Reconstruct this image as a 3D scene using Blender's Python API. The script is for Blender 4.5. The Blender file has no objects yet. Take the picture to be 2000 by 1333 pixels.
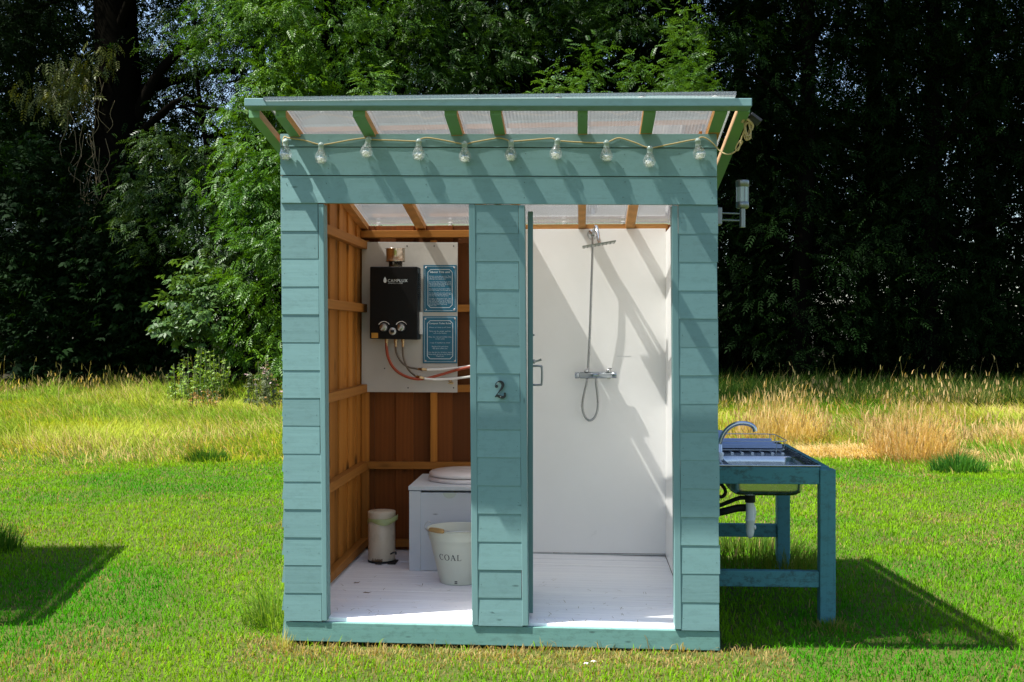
import bpy, math, random
import numpy as np
from math import sin, cos, tan, atan, radians, pi
from mathutils import Vector, Matrix

random.seed(7)
rng = np.random.default_rng(11)
S = bpy.context.scene
COL = S.collection

# ------------------------------------------------------------------ camera
F = 2300.0                       # focal length in pixels of a 2000 wide frame
TH = atan(133 / F)               # yaw to the left of the hut's normal
CY, CZ, HZ = -5.2, 1.386, 650.0  # camera y, height, horizon row
cam_d = bpy.data.cameras.new('camera')
cam = bpy.data.objects.new('camera', cam_d); COL.objects.link(cam)
cam.location = (0, CY, CZ)
cam.rotation_euler = (pi / 2, 0, TH)
cam_d.sensor_width = 36.0
cam_d.lens = 36.0 * F / 2000
cam_d.shift_y = -(666.5 - HZ) / 2000
cam_d.clip_start = 0.05; cam_d.clip_end = 2000
S.camera = cam

# ------------------------------------------------------------------ sky + sun
sv = Vector((0.5376, 0.204, -1.0)).normalized()
SUN_EL = math.asin(-sv.z)   # light travels along this
W = bpy.data.worlds.new('World'); S.world = W; W.use_nodes = True
wn = W.node_tree.nodes; bg = wn['Background']
sky = wn.new('ShaderNodeTexSky'); sky.sky_type = 'NISHITA'; sky.sun_disc = False
sky.sun_elevation = SUN_EL; sky.sun_rotation = math.atan2(-sv.x, -sv.y) % (2 * pi)
sky.air_density = 1.0; sky.dust_density = 1.2; sky.ozone_density = 1.0
W.node_tree.links.new(sky.outputs[0], bg.inputs[0]); bg.inputs[1].default_value = 0.085
sl = bpy.data.lights.new('sun', 'SUN'); sl.energy = 4.8; sl.angle = radians(0.53); sl.color = (1.0, 0.965, 0.90)
so = bpy.data.objects.new('sun', sl); COL.objects.link(so)
so.rotation_euler = sv.to_track_quat('-Z', 'Y').to_euler(); so.location = (-12, -6, 20)
S.view_settings.view_transform = 'Standard'; S.view_settings.look = 'None'
S.view_settings.gamma = 1.0; S.view_settings.use_curve_mapping = False
S.view_settings.exposure = 1.50
S.cycles.max_bounces = 10; S.cycles.transparent_max_bounces = 24
S.cycles.diffuse_bounces = 5; S.cycles.sample_clamp_indirect = 6.0

# ------------------------------------------------------------------ measuring helper: a pixel of the photo on the plane y = Y
def at(px, py, Y):
    yp = Y - CY
    x = tan(atan((px - 1000) / F) - TH) * yp
    d = yp * cos(TH) - x * sin(TH)
    return Vector((x, Y, CZ - (py - HZ) / F * d))
def onground(px, py, z=0.0):
    d = (CZ - z) * F / (py - HZ)
    a = atan((px - 1000) / F) - TH
    yp = d / (cos(TH) - tan(a) * sin(TH))
    return Vector((tan(a) * yp, CY + yp, z))

# ------------------------------------------------------------------ mesh builder
class MB:
    def __init__(s): s.v, s.f, s.m, s.sm = [], [], [], []
    def add(s, vs, fs, m=0, smooth=False):
        o = len(s.v); s.v += [tuple(v) for v in vs]
        for f in fs:
            s.f.append([i + o for i in f]); s.m.append(m); s.sm.append(smooth)
        return s
    def hexa(s, p, m=0):     # p[0:4] front loop, p[4:8] back loop
        return s.add(p, [(0, 1, 2, 3), (7, 6, 5, 4), (0, 4, 5, 1), (1, 5, 6, 2), (2, 6, 7, 3), (3, 7, 4, 0)], m)
    def box(s, x0, x1, y0, y1, z0, z1, m=0):
        return s.hexa([(x0, y0, z0), (x1, y0, z0), (x1, y0, z1), (x0, y0, z1), (x0, y1, z0), (x1, y1, z0), (x1, y1, z1), (x0, y1, z1)], m)
    def quadprism(s, q, dy, m=0, lap=0.0):
        # q = bl, br, tr, tl on a plane of constant y; extruded back by dy; lap tips the bottom edge forward
        q = [Vector(a) for a in q]
        fr = [q[0] - Vector((0, lap, 0)), q[1] - Vector((0, lap, 0)), q[2], q[3]]
        y = max(a.y for a in q) + dy
        bk = [Vector((a.x, y, a.z)) for a in q]
        return s.hexa(fr + bk, m)
    def bar(s, a, b, w, h, m=0, up=(0, 0, 1)):   # rectangular bar from a to b, w across, h along up
        a, b = Vector(a), Vector(b); d = (b - a).normalized(); up = Vector(up)
        sd = d.cross(up).normalized(); u = sd.cross(d).normalized()
        c = [(-w / 2, -h / 2), (w / 2, -h / 2), (w / 2, h / 2), (-w / 2, h / 2)]
        return s.hexa([a + sd * i + u * j for i, j in c] + [b + sd * i + u * j for i, j in c], m)
    def tube(s, pts, r, n=10, m=0, cap=True):
        pts = [Vector(p) for p in pts]; N = len(pts)
        rr = r if hasattr(r, '__len__') else [r] * N
        t = [(pts[min(i + 1, N - 1)] - pts[max(i - 1, 0)]).normalized() for i in range(N)]
        u = t[0].orthogonal().normalized(); vs = []
        for i in range(N):
            u = (u - t[i] * u.dot(t[i])).normalized(); w = t[i].cross(u)
            vs += [pts[i] + (u * cos(2 * pi * k / n) + w * sin(2 * pi * k / n)) * rr[i] for k in range(n)]
        fs = [(i * n + k, i * n + (k + 1) % n, (i + 1) * n + (k + 1) % n, (i + 1) * n + k) for i in range(N - 1) for k in range(n)]
        s.add(vs, fs, m, True)
        if cap: s.add(vs[:n], [tuple(range(n))[::-1]], m); s.add(vs[-n:], [tuple(range(n))], m)
        return s
    def lathe(s, prof, c=(0, 0, 0), n=32, m=0, axis='z', ex=1.0, ey=1.0, rot=0.0):
        c = Vector(c); vs = []
        for r, h in prof:
            for k in range(n):
                a = 2 * pi * k / n + rot; p = (r * cos(a) * ex, r * sin(a) * ey, h)
                if axis == 'y': p = (p[0], p[2], p[1])
                if axis == 'x': p = (p[2], p[0], p[1])
                vs.append(c + Vector(p))
        N = len(prof)
        fs = [(i * n + k, i * n + (k + 1) % n, (i + 1) * n + (k + 1) % n, (i + 1) * n + k) for i in range(N - 1) for k in range(n)]
        s.add(vs, fs, m, True)
        if prof[0][0] > 1e-5: s.add(vs[:n], [tuple(range(n))], m)
        if prof[-1][0] > 1e-5: s.add(vs[-n:], [tuple(range(n))], m)
        return s
    def fan(s, cx, cz, y, rx, rz, dy, n=24, m=0):   # a disc facing -y with thickness dy
        a = [(cx + rx * cos(2 * pi * k / n), y, cz + rz * sin(2 * pi * k / n)) for k in range(n)]
        b = [(p[0], y + dy, p[2]) for p in a]
        s.add(a + b, [tuple(range(n)), tuple(range(2 * n - 1, n - 1, -1))] + [(k, (k + 1) % n, n + (k + 1) % n, n + k) for k in range(n)], m)
        return s
    def obj(s, name, mats, parent=None, bevel=0.0, segs=2, recalc=True):
        me = bpy.data.meshes.new(name); me.from_pydata(s.v, [], s.f)
        for mt in (mats if isinstance(mats, (list, tuple)) else [mats]): me.materials.append(mt)
        me.polygons.foreach_set('material_index', s.m); me.polygons.foreach_set('use_smooth', s.sm)
        if recalc:
            import bmesh
            b = bmesh.new(); b.from_mesh(me); bmesh.ops.recalc_face_normals(b, faces=b.faces); b.to_mesh(me); b.free()
        me.update()
        return link(name, me, parent, bevel, segs)

def link(name, me, parent=None, bevel=0.0, segs=2):
    o = bpy.data.objects.new(name, me); COL.objects.link(o)
    if parent is not None:
        o.parent = parent
        if parent.type == 'EMPTY': o.matrix_parent_inverse = Matrix.Translation(-parent.location)
    if bevel:
        b = o.modifiers.new('bevel', 'BEVEL'); b.width = bevel; b.segments = segs; b.limit_method = 'ANGLE'; b.angle_limit = radians(40)
    return o
def tag(o, label=None, cat=None, group=None, kind=None):
    if label: o['label'] = label
    if cat: o['category'] = cat
    if group: o['group'] = group
    if kind: o['kind'] = kind
    return o
def thing(name, label, cat, loc, group=None):
    o = bpy.data.objects.new(name, None); COL.objects.link(o); o.location = loc; o.empty_display_size = 0.1
    return tag(o, label, cat, group)
def catmull(P, k=8):
    P = [Vector(p) for p in P]; Q = [P[0] * 2 - P[1]] + P + [P[-1] * 2 - P[-2]]; out = []
    for i in range(1, len(Q) - 2):
        for j in range(k):
            t = j / k; a, b, c, d = Q[i - 1], Q[i], Q[i + 1], Q[i + 2]
            out.append(0.5 * (2 * b + (c - a) * t + (2 * a - 5 * b + 4 * c - d) * t * t + (3 * b - a - 3 * c + d) * t ** 3))
    return out + [P[-1]]

# ------------------------------------------------------------------ materials
class NT:
    def __init__(s, name):
        s.mat = bpy.data.materials.new(name); s.mat.use_nodes = True
        s.t = s.mat.node_tree; s.b = s.t.nodes['Principled BSDF']; s.out = s.t.nodes['Material Output']
    def n(s, typ, **kw):
        x = s.t.nodes.new(typ)
        for k, v in kw.items(): setattr(x, k, v)
        return x
    def l(s, a, b): s.t.links.new(a, b)
    def coord(s, scale=(1, 1, 1), src='Object'):
        tc = s.n('ShaderNodeTexCoord'); mp = s.n('ShaderNodeMapping'); mp.inputs['Scale'].default_value = scale
        s.l(tc.outputs[src], mp.inputs[0]); return mp.outputs[0]
    def noise(s, vec, scale=1.0, detail=4, rough=0.55):
        x = s.n('ShaderNodeTexNoise'); x.inputs['Scale'].default_value = scale; x.inputs['Detail'].default_value = detail
        x.inputs['Roughness'].default_value = rough; s.l(vec, x.inputs['Vector']); return x.outputs['Fac']
    def ramp(s, fac, stops):
        r = s.n('ShaderNodeValToRGB'); e = r.color_ramp.elements
        while len(e) < len(stops): e.new(0.5)
        for i, (p, c) in enumerate(stops):
            e[i].position = p; e[i].color = (*c, 1) if len(c) == 3 else c
        s.l(fac, r.inputs[0]); return r.outputs[0]
    def mix(s, fac, a, b, mode='MIX'):
        x = s.n('ShaderNodeMix', data_type='RGBA', blend_type=mode)
        for v, i in ((fac, 0), (a, 6), (b, 7)):
            if hasattr(v, 'is_linked') or hasattr(v, 'node'): s.l(v, x.inputs[i])
            elif i == 0: x.inputs[0].default_value = v
            else: x.inputs[i].default_value = (*v, 1)
        return x.outputs[2]
    def math(s, op, a, b=None):
        x = s.n('ShaderNodeMath', operation=op)
        for v, i in ((a, 0), (b, 1)):
            if v is None: continue
            if hasattr(v, 'node'): s.l(v, x.inputs[i])
            else: x.inputs[i].default_value = v
        return x.outputs[0]
    def island(s):
        g = s.n('ShaderNodeNewGeometry'); return g.outputs['Random Per Island']
    def bump(s, h, strength=0.3, dist=0.004):
        b = s.n('ShaderNodeBump'); b.inputs['Strength'].default_value = strength; b.inputs['Distance'].default_value = dist
        s.l(h, b.inputs['Height']); s.l(b.outputs[0], s.b.inputs['Normal'])
    def set(s, **kw):
        for k, v in kw.items():
            i = s.b.inputs[k]
            if hasattr(v, 'node'): s.l(v, i)
            elif isinstance(v, tuple) and len(v) == 3: i.default_value = (*v, 1)
            else: i.default_value = v
        return s

def grain_scale(axis, fine, along): return {'x': (along, fine, fine), 'y': (fine, along, fine), 'z': (fine, fine, along)}[axis]

def paint(name, col, axis='x', var=0.11, wear=0.24, rough=0.55, grime=0.0):
    m = NT(name)
    g = m.noise(m.coord(grain_scale(axis, 90, 3.0)), 1.0, 5, 0.65)
    g2 = m.noise(m.coord(grain_scale(axis, 22, 1.6)), 1.0, 3, 0.5)
    c = m.ramp(m.island(), [(0, tuple(x * (1 - var) for x in col)), (1, tuple(min(1, x * (1 + var)) for x in col))])
    c = m.mix(m.math('MULTIPLY', g2, 0.30), c, tuple(x * 0.80 for x in col))
    kn = m.n('ShaderNodeTexVoronoi'); kn.inputs['Scale'].default_value = 1.0
    m.l(m.coord(grain_scale(axis, 16, 5.0)), kn.inputs['Vector'])
    kd = m.ramp(kn.outputs['Distance'], [(0.03, (1, 1, 1)), (0.10, (0, 0, 0))])
    sel = m.math('GREATER_THAN', m.noise(m.coord((3.1, 3.1, 3.1)), 2.0, 1), 0.53)
    c = m.mix(m.math('MULTIPLY', m.math('MULTIPLY', kd, sel), 0.75), c, (0.03, 0.06, 0.055))
    lines = m.ramp(g, [(0.28, (1, 1, 1)), (0.38, (0, 0, 0))])
    c = m.mix(m.math('MULTIPLY', lines, wear), c, tuple(x * 0.42 for x in col))
    fl = m.noise(m.coord((5, 5, 5)), 3.0, 8, 0.75)
    c = m.mix(m.math('MULTIPLY', m.ramp(fl, [(0.70, (0, 0, 0)), (0.76, (1, 1, 1))]), 0.5), c, tuple(min(1, x * 1.5 + 0.06) for x in col))
    if grime:
        gr = m.ramp(m.noise(m.coord((9, 9, 16)), 2.2, 9, 0.8), [(0.50, (0, 0, 0)), (0.60, (1, 1, 1))])
        c = m.mix(m.math('MULTIPLY', gr, grime), c, (0.022, 0.028, 0.02))
    m.set(**{'Base Color': c, 'Roughness': rough, 'Specular IOR Level': 0.28})
    m.bump(m.math('ADD', m.math('MULTIPLY', g, 0.5), g2), 0.28, 0.003)
    return m.mat

def rawwood(name, col, axis='z', dark=0.45, rough=0.7, knots=0.8):
    m = NT(name)
    v = m.coord(grain_scale(axis, 28, 1.2))
    g = m.noise(v, 1.0, 6, 0.7)
    w = m.n('ShaderNodeTexWave', wave_type='BANDS', bands_direction={'x': 'Z', 'y': 'Z', 'z': 'X'}[axis])
    w.inputs['Scale'].default_value = 6.0; w.inputs['Distortion'].default_value = 9.0; w.inputs['Detail'].default_value = 3
    m.l(m.coord(grain_scale(axis, 2.2, 0.12)), w.inputs['Vector'])
    c = m.ramp(m.island(), [(0, tuple(x * 0.45 for x in col)), (0.5, col), (1, tuple(min(1, x * 1.3) for x in col))])
    c = m.mix(m.math('MULTIPLY', g, 0.55), c, tuple(x * dark for x in col))
    c = m.mix(m.math('MULTIPLY', w.outputs['Fac'], 0.28), c, tuple(x * dark * 0.9 for x in col))
    kn = m.n('ShaderNodeTexVoronoi'); m.l(m.coord(grain_scale(axis, 9, 3.2)), kn.inputs['Vector']); kn.inputs['Scale'].default_value = 1.0
    kd = m.ramp(kn.outputs['Distance'], [(0.05, (1, 1, 1)), (0.17, (0, 0, 0))])
    c = m.mix(m.math('MULTIPLY', kd, knots), c, tuple(x * 0.14 for x in col))
    m.set(**{'Base Color': c, 'Roughness': rough, 'Specular IOR Level': 0.25})
    m.bump(g, 0.4, 0.003)
    return m.mat

def plain(name, col, rough=0.5, metal=0.0, var=0.12, spec=0.5, coat=0.0, dirt=0.0, scale=14):
    m = NT(name)
    f = m.noise(m.coord((1, 1, 1)), scale, 5, 0.6)
    c = m.ramp(f, [(0.25, tuple(x * (1 - var) for x in col)), (0.75, tuple(min(1, x * (1 + var)) for x in col))])
    if dirt:
        d = m.ramp(m.noise(m.coord((1, 1, 1)), scale * 0.55, 8, 0.75), [(0.56, (0, 0, 0)), (0.70, (1, 1, 1))])
        c = m.mix(m.math('MULTIPLY', d, dirt), c, (0.09, 0.06, 0.03))
    r = m.ramp(f, [(0.2, (max(0, rough - 0.08),) * 3), (0.8, (min(1, rough + 0.08),) * 3)])
    m.set(**{'Base Color': c, 'Roughness': r, 'Metallic': metal, 'Specular IOR Level': spec, 'Coat Weight': coat})
    return m.mat

TEAL = (0.148, 0.264, 0.264)
M = {}
M['teal'] = paint('teal_paint', TEAL, 'x', grime=0.10)
M['tealz'] = paint('teal_paint_upright', TEAL, 'z', wear=0.14)
M['tealdark'] = paint('teal_paint_weathered', (0.060, 0.205, 0.225), 'x', wear=0.3, grime=0.55)
M['tealdarkz'] = paint('teal_paint_weathered_upright', (0.060, 0.205, 0.225), 'z', wear=0.3, grime=0.3)
M['tealbase'] = paint('teal_paint_muddy', (0.13, 0.27, 0.24), 'x', wear=0.4, grime=0.22)
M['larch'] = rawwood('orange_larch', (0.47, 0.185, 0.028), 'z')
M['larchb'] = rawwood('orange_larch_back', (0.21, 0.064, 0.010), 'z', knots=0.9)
M['railx'] = rawwood('rail_timber', (0.48, 0.195, 0.034), 'x', knots=0.5)
M['raily'] = rawwood('rail_timber_deep', (0.48, 0.195, 0.034), 'y', knots=0.5)
M['raft'] = rawwood('rafter_timber', (0.52, 0.25, 0.07), 'y', knots=0.4)
M['rim'] = rawwood('pale_batten', (0.55, 0.36, 0.20), 'y', knots=0.2)

def white_planks():
    m = NT('white_painted_deck')
    g = m.noise(m.coord((2.0, 60, 60)), 1.0, 5, 0.65)
    c = m.ramp(m.island(), [(0, (0.82, 0.82, 0.86)), (1, (0.90, 0.90, 0.92))])
    gr = m.ramp(g, [(0.27, (1, 1, 1)), (0.40, (0, 0, 0))])
    c = m.mix(m.math('MULTIPLY', gr, 0.45), c, (0.40, 0.38, 0.38))
    d = m.ramp(m.noise(m.coord((4, 9, 4)), 3.0, 10, 0.8), [(0.60, (0, 0, 0)), (0.72, (1, 1, 1))])
    c = m.mix(m.math('MULTIPLY', d, 0.35), c, (0.30, 0.25, 0.20))
    m.set(**{'Base Color': c, 'Roughness': 0.5, 'Specular IOR Level': 0.3}); m.bump(g, 0.5, 0.003); return m.mat
M['deck'] = white_planks()
M['whitepanel'] = plain('white_shower_panel', (0.88, 0.87, 0.85), 0.32, var=0.03, spec=0.4, scale=2.5)
M['whitebox'] = paint('pale_painted_box', (0.63, 0.67, 0.71), 'x', var=0.04, wear=0.25)
M['greypanel'] = plain('grey_backing_panel', (0.50, 0.485, 0.45), 0.38, var=0.07, spec=0.5, dirt=0.12, scale=5)
M['black'] = plain('black_enamel', (0.0035, 0.0035, 0.004), 0.42, var=0.2, spec=0.22)
M['blackmatt'] = plain('black_rubber', (0.012, 0.012, 0.012), 0.7)
M['iron'] = plain('black_iron', (0.010, 0.014, 0.016), 0.5, spec=0.4)
M['chrome'] = plain('chrome', (0.62, 0.63, 0.64), 0.10, 1.0, var=0.04)
M['chromedull'] = plain('dull_chrome', (0.36, 0.37, 0.38), 0.30, 1.0, var=0.1)
M['sparkle'] = plain('bright_wire', (0.93, 0.94, 0.92), 0.35, 0.15, var=0.05)
M['lampmetal'] = plain('weathered_lamp_metal', (0.20, 0.22, 0.21), 0.38, 0.85, var=0.15)
M['barmetal'] = plain('mixer_metal', (0.36, 0.40, 0.43), 0.22, 1.0, var=0.1)
M['headmetal'] = plain('shower_head_metal', (0.30, 0.33, 0.31), 0.35, 0.9, var=0.2)
M['steel'] = plain('stainless_steel', (0.56, 0.58, 0.60), 0.24, 1.0, var=0.06, scale=30)
M['flue'] = plain('bronzed_steel', (0.58, 0.50, 0.40), 0.25, 1.0, var=0.08)
M['galv'] = plain('galvanised_steel', (0.50, 0.52, 0.52), 0.42, 0.8, var=0.12)
M['white'] = plain('white_plastic', (0.78, 0.78, 0.76), 0.4, var=0.04)
M['signblue'] = plain('petrol_blue_sign', (0.012, 0.125, 0.215), 0.35, var=0.15, spec=0.4)
M['signink'] = plain('silver_print', (0.62, 0.70, 0.74), 0.4, var=0.03)
M['orange'] = plain('orange_rubber', (0.34, 0.055, 0.018), 0.5)
M['braid'] = plain('braided_hose', (0.16, 0.13, 0.10), 0.35, 0.6, scale=200, var=0.5)
M['brass'] = plain('brass_fitting', (0.50, 0.36, 0.20), 0.3, 1.0)
M['cream'] = plain('cream_enamel', (0.62, 0.545, 0.42), 0.3, var=0.04, spec=0.5)
M['creamgreen'] = plain('pale_bucket_enamel', (0.58, 0.61, 0.52), 0.32, var=0.03, spec=0.5)
M['lidwhite'] = plain('white_seat_plastic', (0.74, 0.70, 0.69), 0.22, var=0.02, spec=0.5)
M['grip'] = rawwood('grip_wood', (0.50, 0.32, 0.13), 'x', knots=0.1)
M['liner'] = plain('green_bag_film', (0.36, 0.42, 0.18), 0.35)
M['sticker'] = plain('amber_sticker', (0.50, 0.24, 0.03), 0.4)
M['twine'] = plain('jute_twine', (0.46, 0.35, 0.17), 0.85, scale=300, var=0.35)
M['dryleaf'] = plain('dry_leaf', (0.15, 0.085, 0.035), 0.8, var=0.4, scale=60)
M['tray'] = plain('blue_tray', (0.34, 0.42, 0.62), 0.4, var=0.05)
M['solar'] = plain('solar_glass', (0.015, 0.017, 0.022), 0.5, spec=0.3)
M['lampglass'] = plain('smoked_lens', (0.30, 0.38, 0.36), 0.15, spec=0.6)
M['barkd'] = rawwood('shade_toned_bark', (0.005, 0.0045, 0.0035), 'z', knots=0.3, rough=0.95)  # near black: the wood's shade is put into the bark colour
M['barkd'].node_tree.nodes['Principled BSDF'].inputs['Specular IOR Level'].default_value = 0.0

def polycarb():
    m = NT('twinwall_polycarbonate'); t = m.t
    w = m.n('ShaderNodeTexWave', wave_type='BANDS', bands_direction='X'); w.inputs['Scale'].default_value = 20.9
    m.l(m.coord((1, 1, 1)), w.inputs['Vector'])
    dirt = m.noise(m.coord((2.0, 2.0, 1)), 3.0, 6, 0.7)
    tr = m.n('ShaderNodeBsdfTransparent'); tr.inputs[0].default_value = (0.765, 0.77, 0.77, 1)
    tl = m.n('ShaderNodeBsdfTranslucent'); tl.inputs[0].default_value = (0.82, 0.85, 0.87, 1)
    df = m.n('ShaderNodeBsdfDiffuse'); df.inputs[0].default_value = (0.56, 0.58, 0.60, 1)
    gl = m.n('ShaderNodeBsdfGlossy'); gl.inputs['Roughness'].default_value = 0.10
    a = m.n('ShaderNodeMixShader'); a.inputs[0].default_value = 0.15; m.l(tl.outputs[0], a.inputs[1]); m.l(df.outputs[0], a.inputs[2])
    b = m.n('ShaderNodeMixShader')
    f = m.math('ADD', m.math('MULTIPLY', w.outputs['Fac'], 0.06), m.math('MULTIPLY', dirt, 0.14))
    m.l(m.math('ADD', f, 0.08), b.inputs[0]); m.l(tr.outputs[0], b.inputs[1]); m.l(a.outputs[0], b.inputs[2])
    fr = m.n('ShaderNodeFresnel'); fr.inputs[0].default_value = 1.5
    c = m.n('ShaderNodeMixShader'); m.l(fr.outputs[0], c.inputs[0]); m.l(b.outputs[0], c.inputs[1]); m.l(gl.outputs[0], c.inputs[2])
    m.l(c.outputs[0], m.out.inputs[0]); return m.mat
M['poly'] = polycarb()
def bulbglass():
    m = NT('bulb_glass')
    tr = m.n('ShaderNodeBsdfTransparent'); gl = m.n('ShaderNodeBsdfGlossy'); gl.inputs['Roughness'].default_value = 0.08
    vo = m.n('ShaderNodeTexVoronoi', feature='DISTANCE_TO_EDGE'); vo.inputs['Scale'].default_value = 90; m.l(m.coord((1, 1, 1)), vo.inputs['Vector'])
    cr = m.ramp(vo.outputs['Distance'], [(0.0, (0.6,) * 3), (0.09, (0.12,) * 3)])
    lw = m.n('ShaderNodeLayerWeight'); lw.inputs[0].default_value = 0.35
    a = m.n('ShaderNodeMixShader'); m.l(m.math('MAXIMUM', cr, m.math('MULTIPLY', lw.outputs['Facing'], 0.8)), a.inputs[0])
    df = m.n('ShaderNodeBsdfTranslucent'); df.inputs[0].default_value = (.9, .92, .92, 1)
    b = m.n('ShaderNodeMixShader'); b.inputs[0].default_value = 0.4; m.l(gl.outputs[0], b.inputs[1]); m.l(df.outputs[0], b.inputs[2])
    m.l(tr.outputs[0], a.inputs[1]); m.l(b.outputs[0], a.inputs[2]); m.l(a.outputs[0], m.out.inputs[0]); return m.mat
M['bulb'] = bulbglass()

M['leafdark'] = None
def leafmat(name, trans=0.35, rough=0.42, spec=0.4):
    m = NT(name)
    a = m.n('ShaderNodeAttribute'); a.attribute_name = 'Col'
    m.set(**{'Base Color': a.outputs['Color'], 'Roughness': rough, 'Specular IOR Level': spec})
    tl = m.n('ShaderNodeBsdfTranslucent')
    hs = m.n('ShaderNodeMix', data_type='RGBA', blend_type='MULTIPLY'); hs.inputs[0].default_value = 1
    m.l(a.outputs['Color'], hs.inputs[6]); hs.inputs[7].default_value = (1.5, 1.35, 0.5, 1)
    m.l(hs.outputs[2], tl.inputs[0])
    mx = m.n('ShaderNodeMixShader'); mx.inputs[0].default_value = trans
    m.l(m.b.outputs[0], mx.inputs[1]); m.l(tl.outputs[0], mx.inputs[2]); m.l(mx.outputs[0], m.out.inputs[0]); return m.mat
M['leafdark'] = leafmat('shade_leaf', 0.25, 0.7, 0.05)
M['leaf'] = leafmat('tree_leaf', 0.30, 0.48, 0.30)
M['grass'] = leafmat('grass_blade', 0.40, 0.8, 0.06)

def ground_mat():
    m = NT('lawn_soil')
    f = m.noise(m.coord((1, 1, 1)), 1.2, 8, 0.7); f2 = m.noise(m.coord((1, 1, 1)), 40, 5, 0.7)
    c = m.ramp(f, [(0.3, (0.050, 0.085, 0.012)), (0.7, (0.085, 0.100, 0.022))])
    c = m.mix(m.math('MULTIPLY', f2, 0.5), c, (0.06, 0.05, 0.02))
    # bare soil under the wood
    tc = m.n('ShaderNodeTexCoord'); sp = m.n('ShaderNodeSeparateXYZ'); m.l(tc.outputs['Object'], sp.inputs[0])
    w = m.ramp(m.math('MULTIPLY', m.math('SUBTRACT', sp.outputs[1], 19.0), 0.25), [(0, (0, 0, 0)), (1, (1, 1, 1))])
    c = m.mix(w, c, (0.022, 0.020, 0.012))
    m.set(**{'Base Color': c, 'Roughness': 0.95, 'Specular IOR Level': 0.1}); m.bump(f2, 0.6, 0.02); return m.mat
M['ground'] = ground_mat()

# ------------------------------------------------------------------ ground
g = MB(); n = 90
gx = np.concatenate([np.linspace(-120, -14, 12)[:-1], np.linspace(-14, 14, 57), np.linspace(14, 120, 12)[1:]])
gy = np.concatenate([np.linspace(-30, -6, 6)[:-1], np.linspace(-6, 34, 81), np.linspace(34, 220, 12)[1:]])
def gz(x, y):
    r = np.clip((np.abs(y - 1) - 2.6) / 3, 0, 1)
    return 0.035 * r * (np.sin(x * 0.9 + 1.3) * np.cos(y * 0.7) + 0.5 * np.sin(2.1 * x - y * 1.3)) - 0.012
vs = [(x, y, float(gz(x, y))) for y in gy for x in gx]; nx = len(gx)
fs = [(j * nx + i, j * nx + i + 1, (j + 1) * nx + i + 1, (j + 1) * nx + i) for j in range(len(gy) - 1) for i in range(nx - 1)]
g.add(vs, fs, 0, True)
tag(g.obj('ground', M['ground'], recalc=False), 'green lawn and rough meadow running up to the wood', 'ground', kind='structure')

# ================================================================== THE HUT
YB = 1.67                                    # inner face of the back wall
XL, XR = -1.282, 0.495                       # inner faces of the side walls
hut = thing('wooden_hut', 'teal timber shower and toilet hut with two open doorways and clear roof', 'hut', (-0.36, 0.8, 0))
def zfl(x): return 0.098 - 0.0138 * x        # floor level
def lerp(a, b, t): return a + (b - a) * t
SLOPE = 0.158
def zr(Y): return CZ + 0.866 - SLOPE * Y     # underside of the rafters

def pxquad(x0a, x0b, x1a, x1b, yta, ytb, yba, ybb, Y):
    """left edge px x0a(top)..x0b(bottom), right x1a..x1b; top y left/right, bottom y left/right"""
    return [at(x0b, yba, Y), at(x1b, ybb, Y), at(x1a, ytb, Y), at(x0a, yta, Y)]

M['nail'] = plain('painted_nail', (0.035, 0.07, 0.07), 0.6)
# header planks (one part, three planks)
lint = MB()
def edge_l(y): return 547 + (y - 262) * 10 / 990
def edge_r(y): return 1400 + (y - 262) * 7 / 1010
for (ta, tb, ba, bb) in ((262, 262, 286.6, 288.8), (288.2, 290.6, 342.2, 345.0), (343.8, 346.6, 396.6, 400.4)):
    lint.quadprism([at(edge_l(ba), ba, -0.024), at(edge_r(bb), bb, -0.024), at(edge_r(tb), tb, -0.021), at(edge_l(ta), ta, -0.021)], 0.021)
for (py_) in (276, 303, 330, 358, 386):
    for px_ in (556, 640, 832, 1022, 1216, 1330, 1391):
        a_ = at(px_ + random.uniform(-5, 5), py_ + random.uniform(-3, 3), -.024); lint.fan(a_.x, a_.z, -.0245, .0021, .0021, .002, 8, 1)
lint.obj('header', [M['teal'], M['nail']], hut, 0.0022)
hb = MB(); q = [at(549, 396, 0.002), at(1399, 399, 0.002), at(1399, 264, 0.002), at(549, 264, 0.002)]
hb.quadprism(q, 0.045); hb.obj('header_backing', M['railx'], hut)

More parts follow.
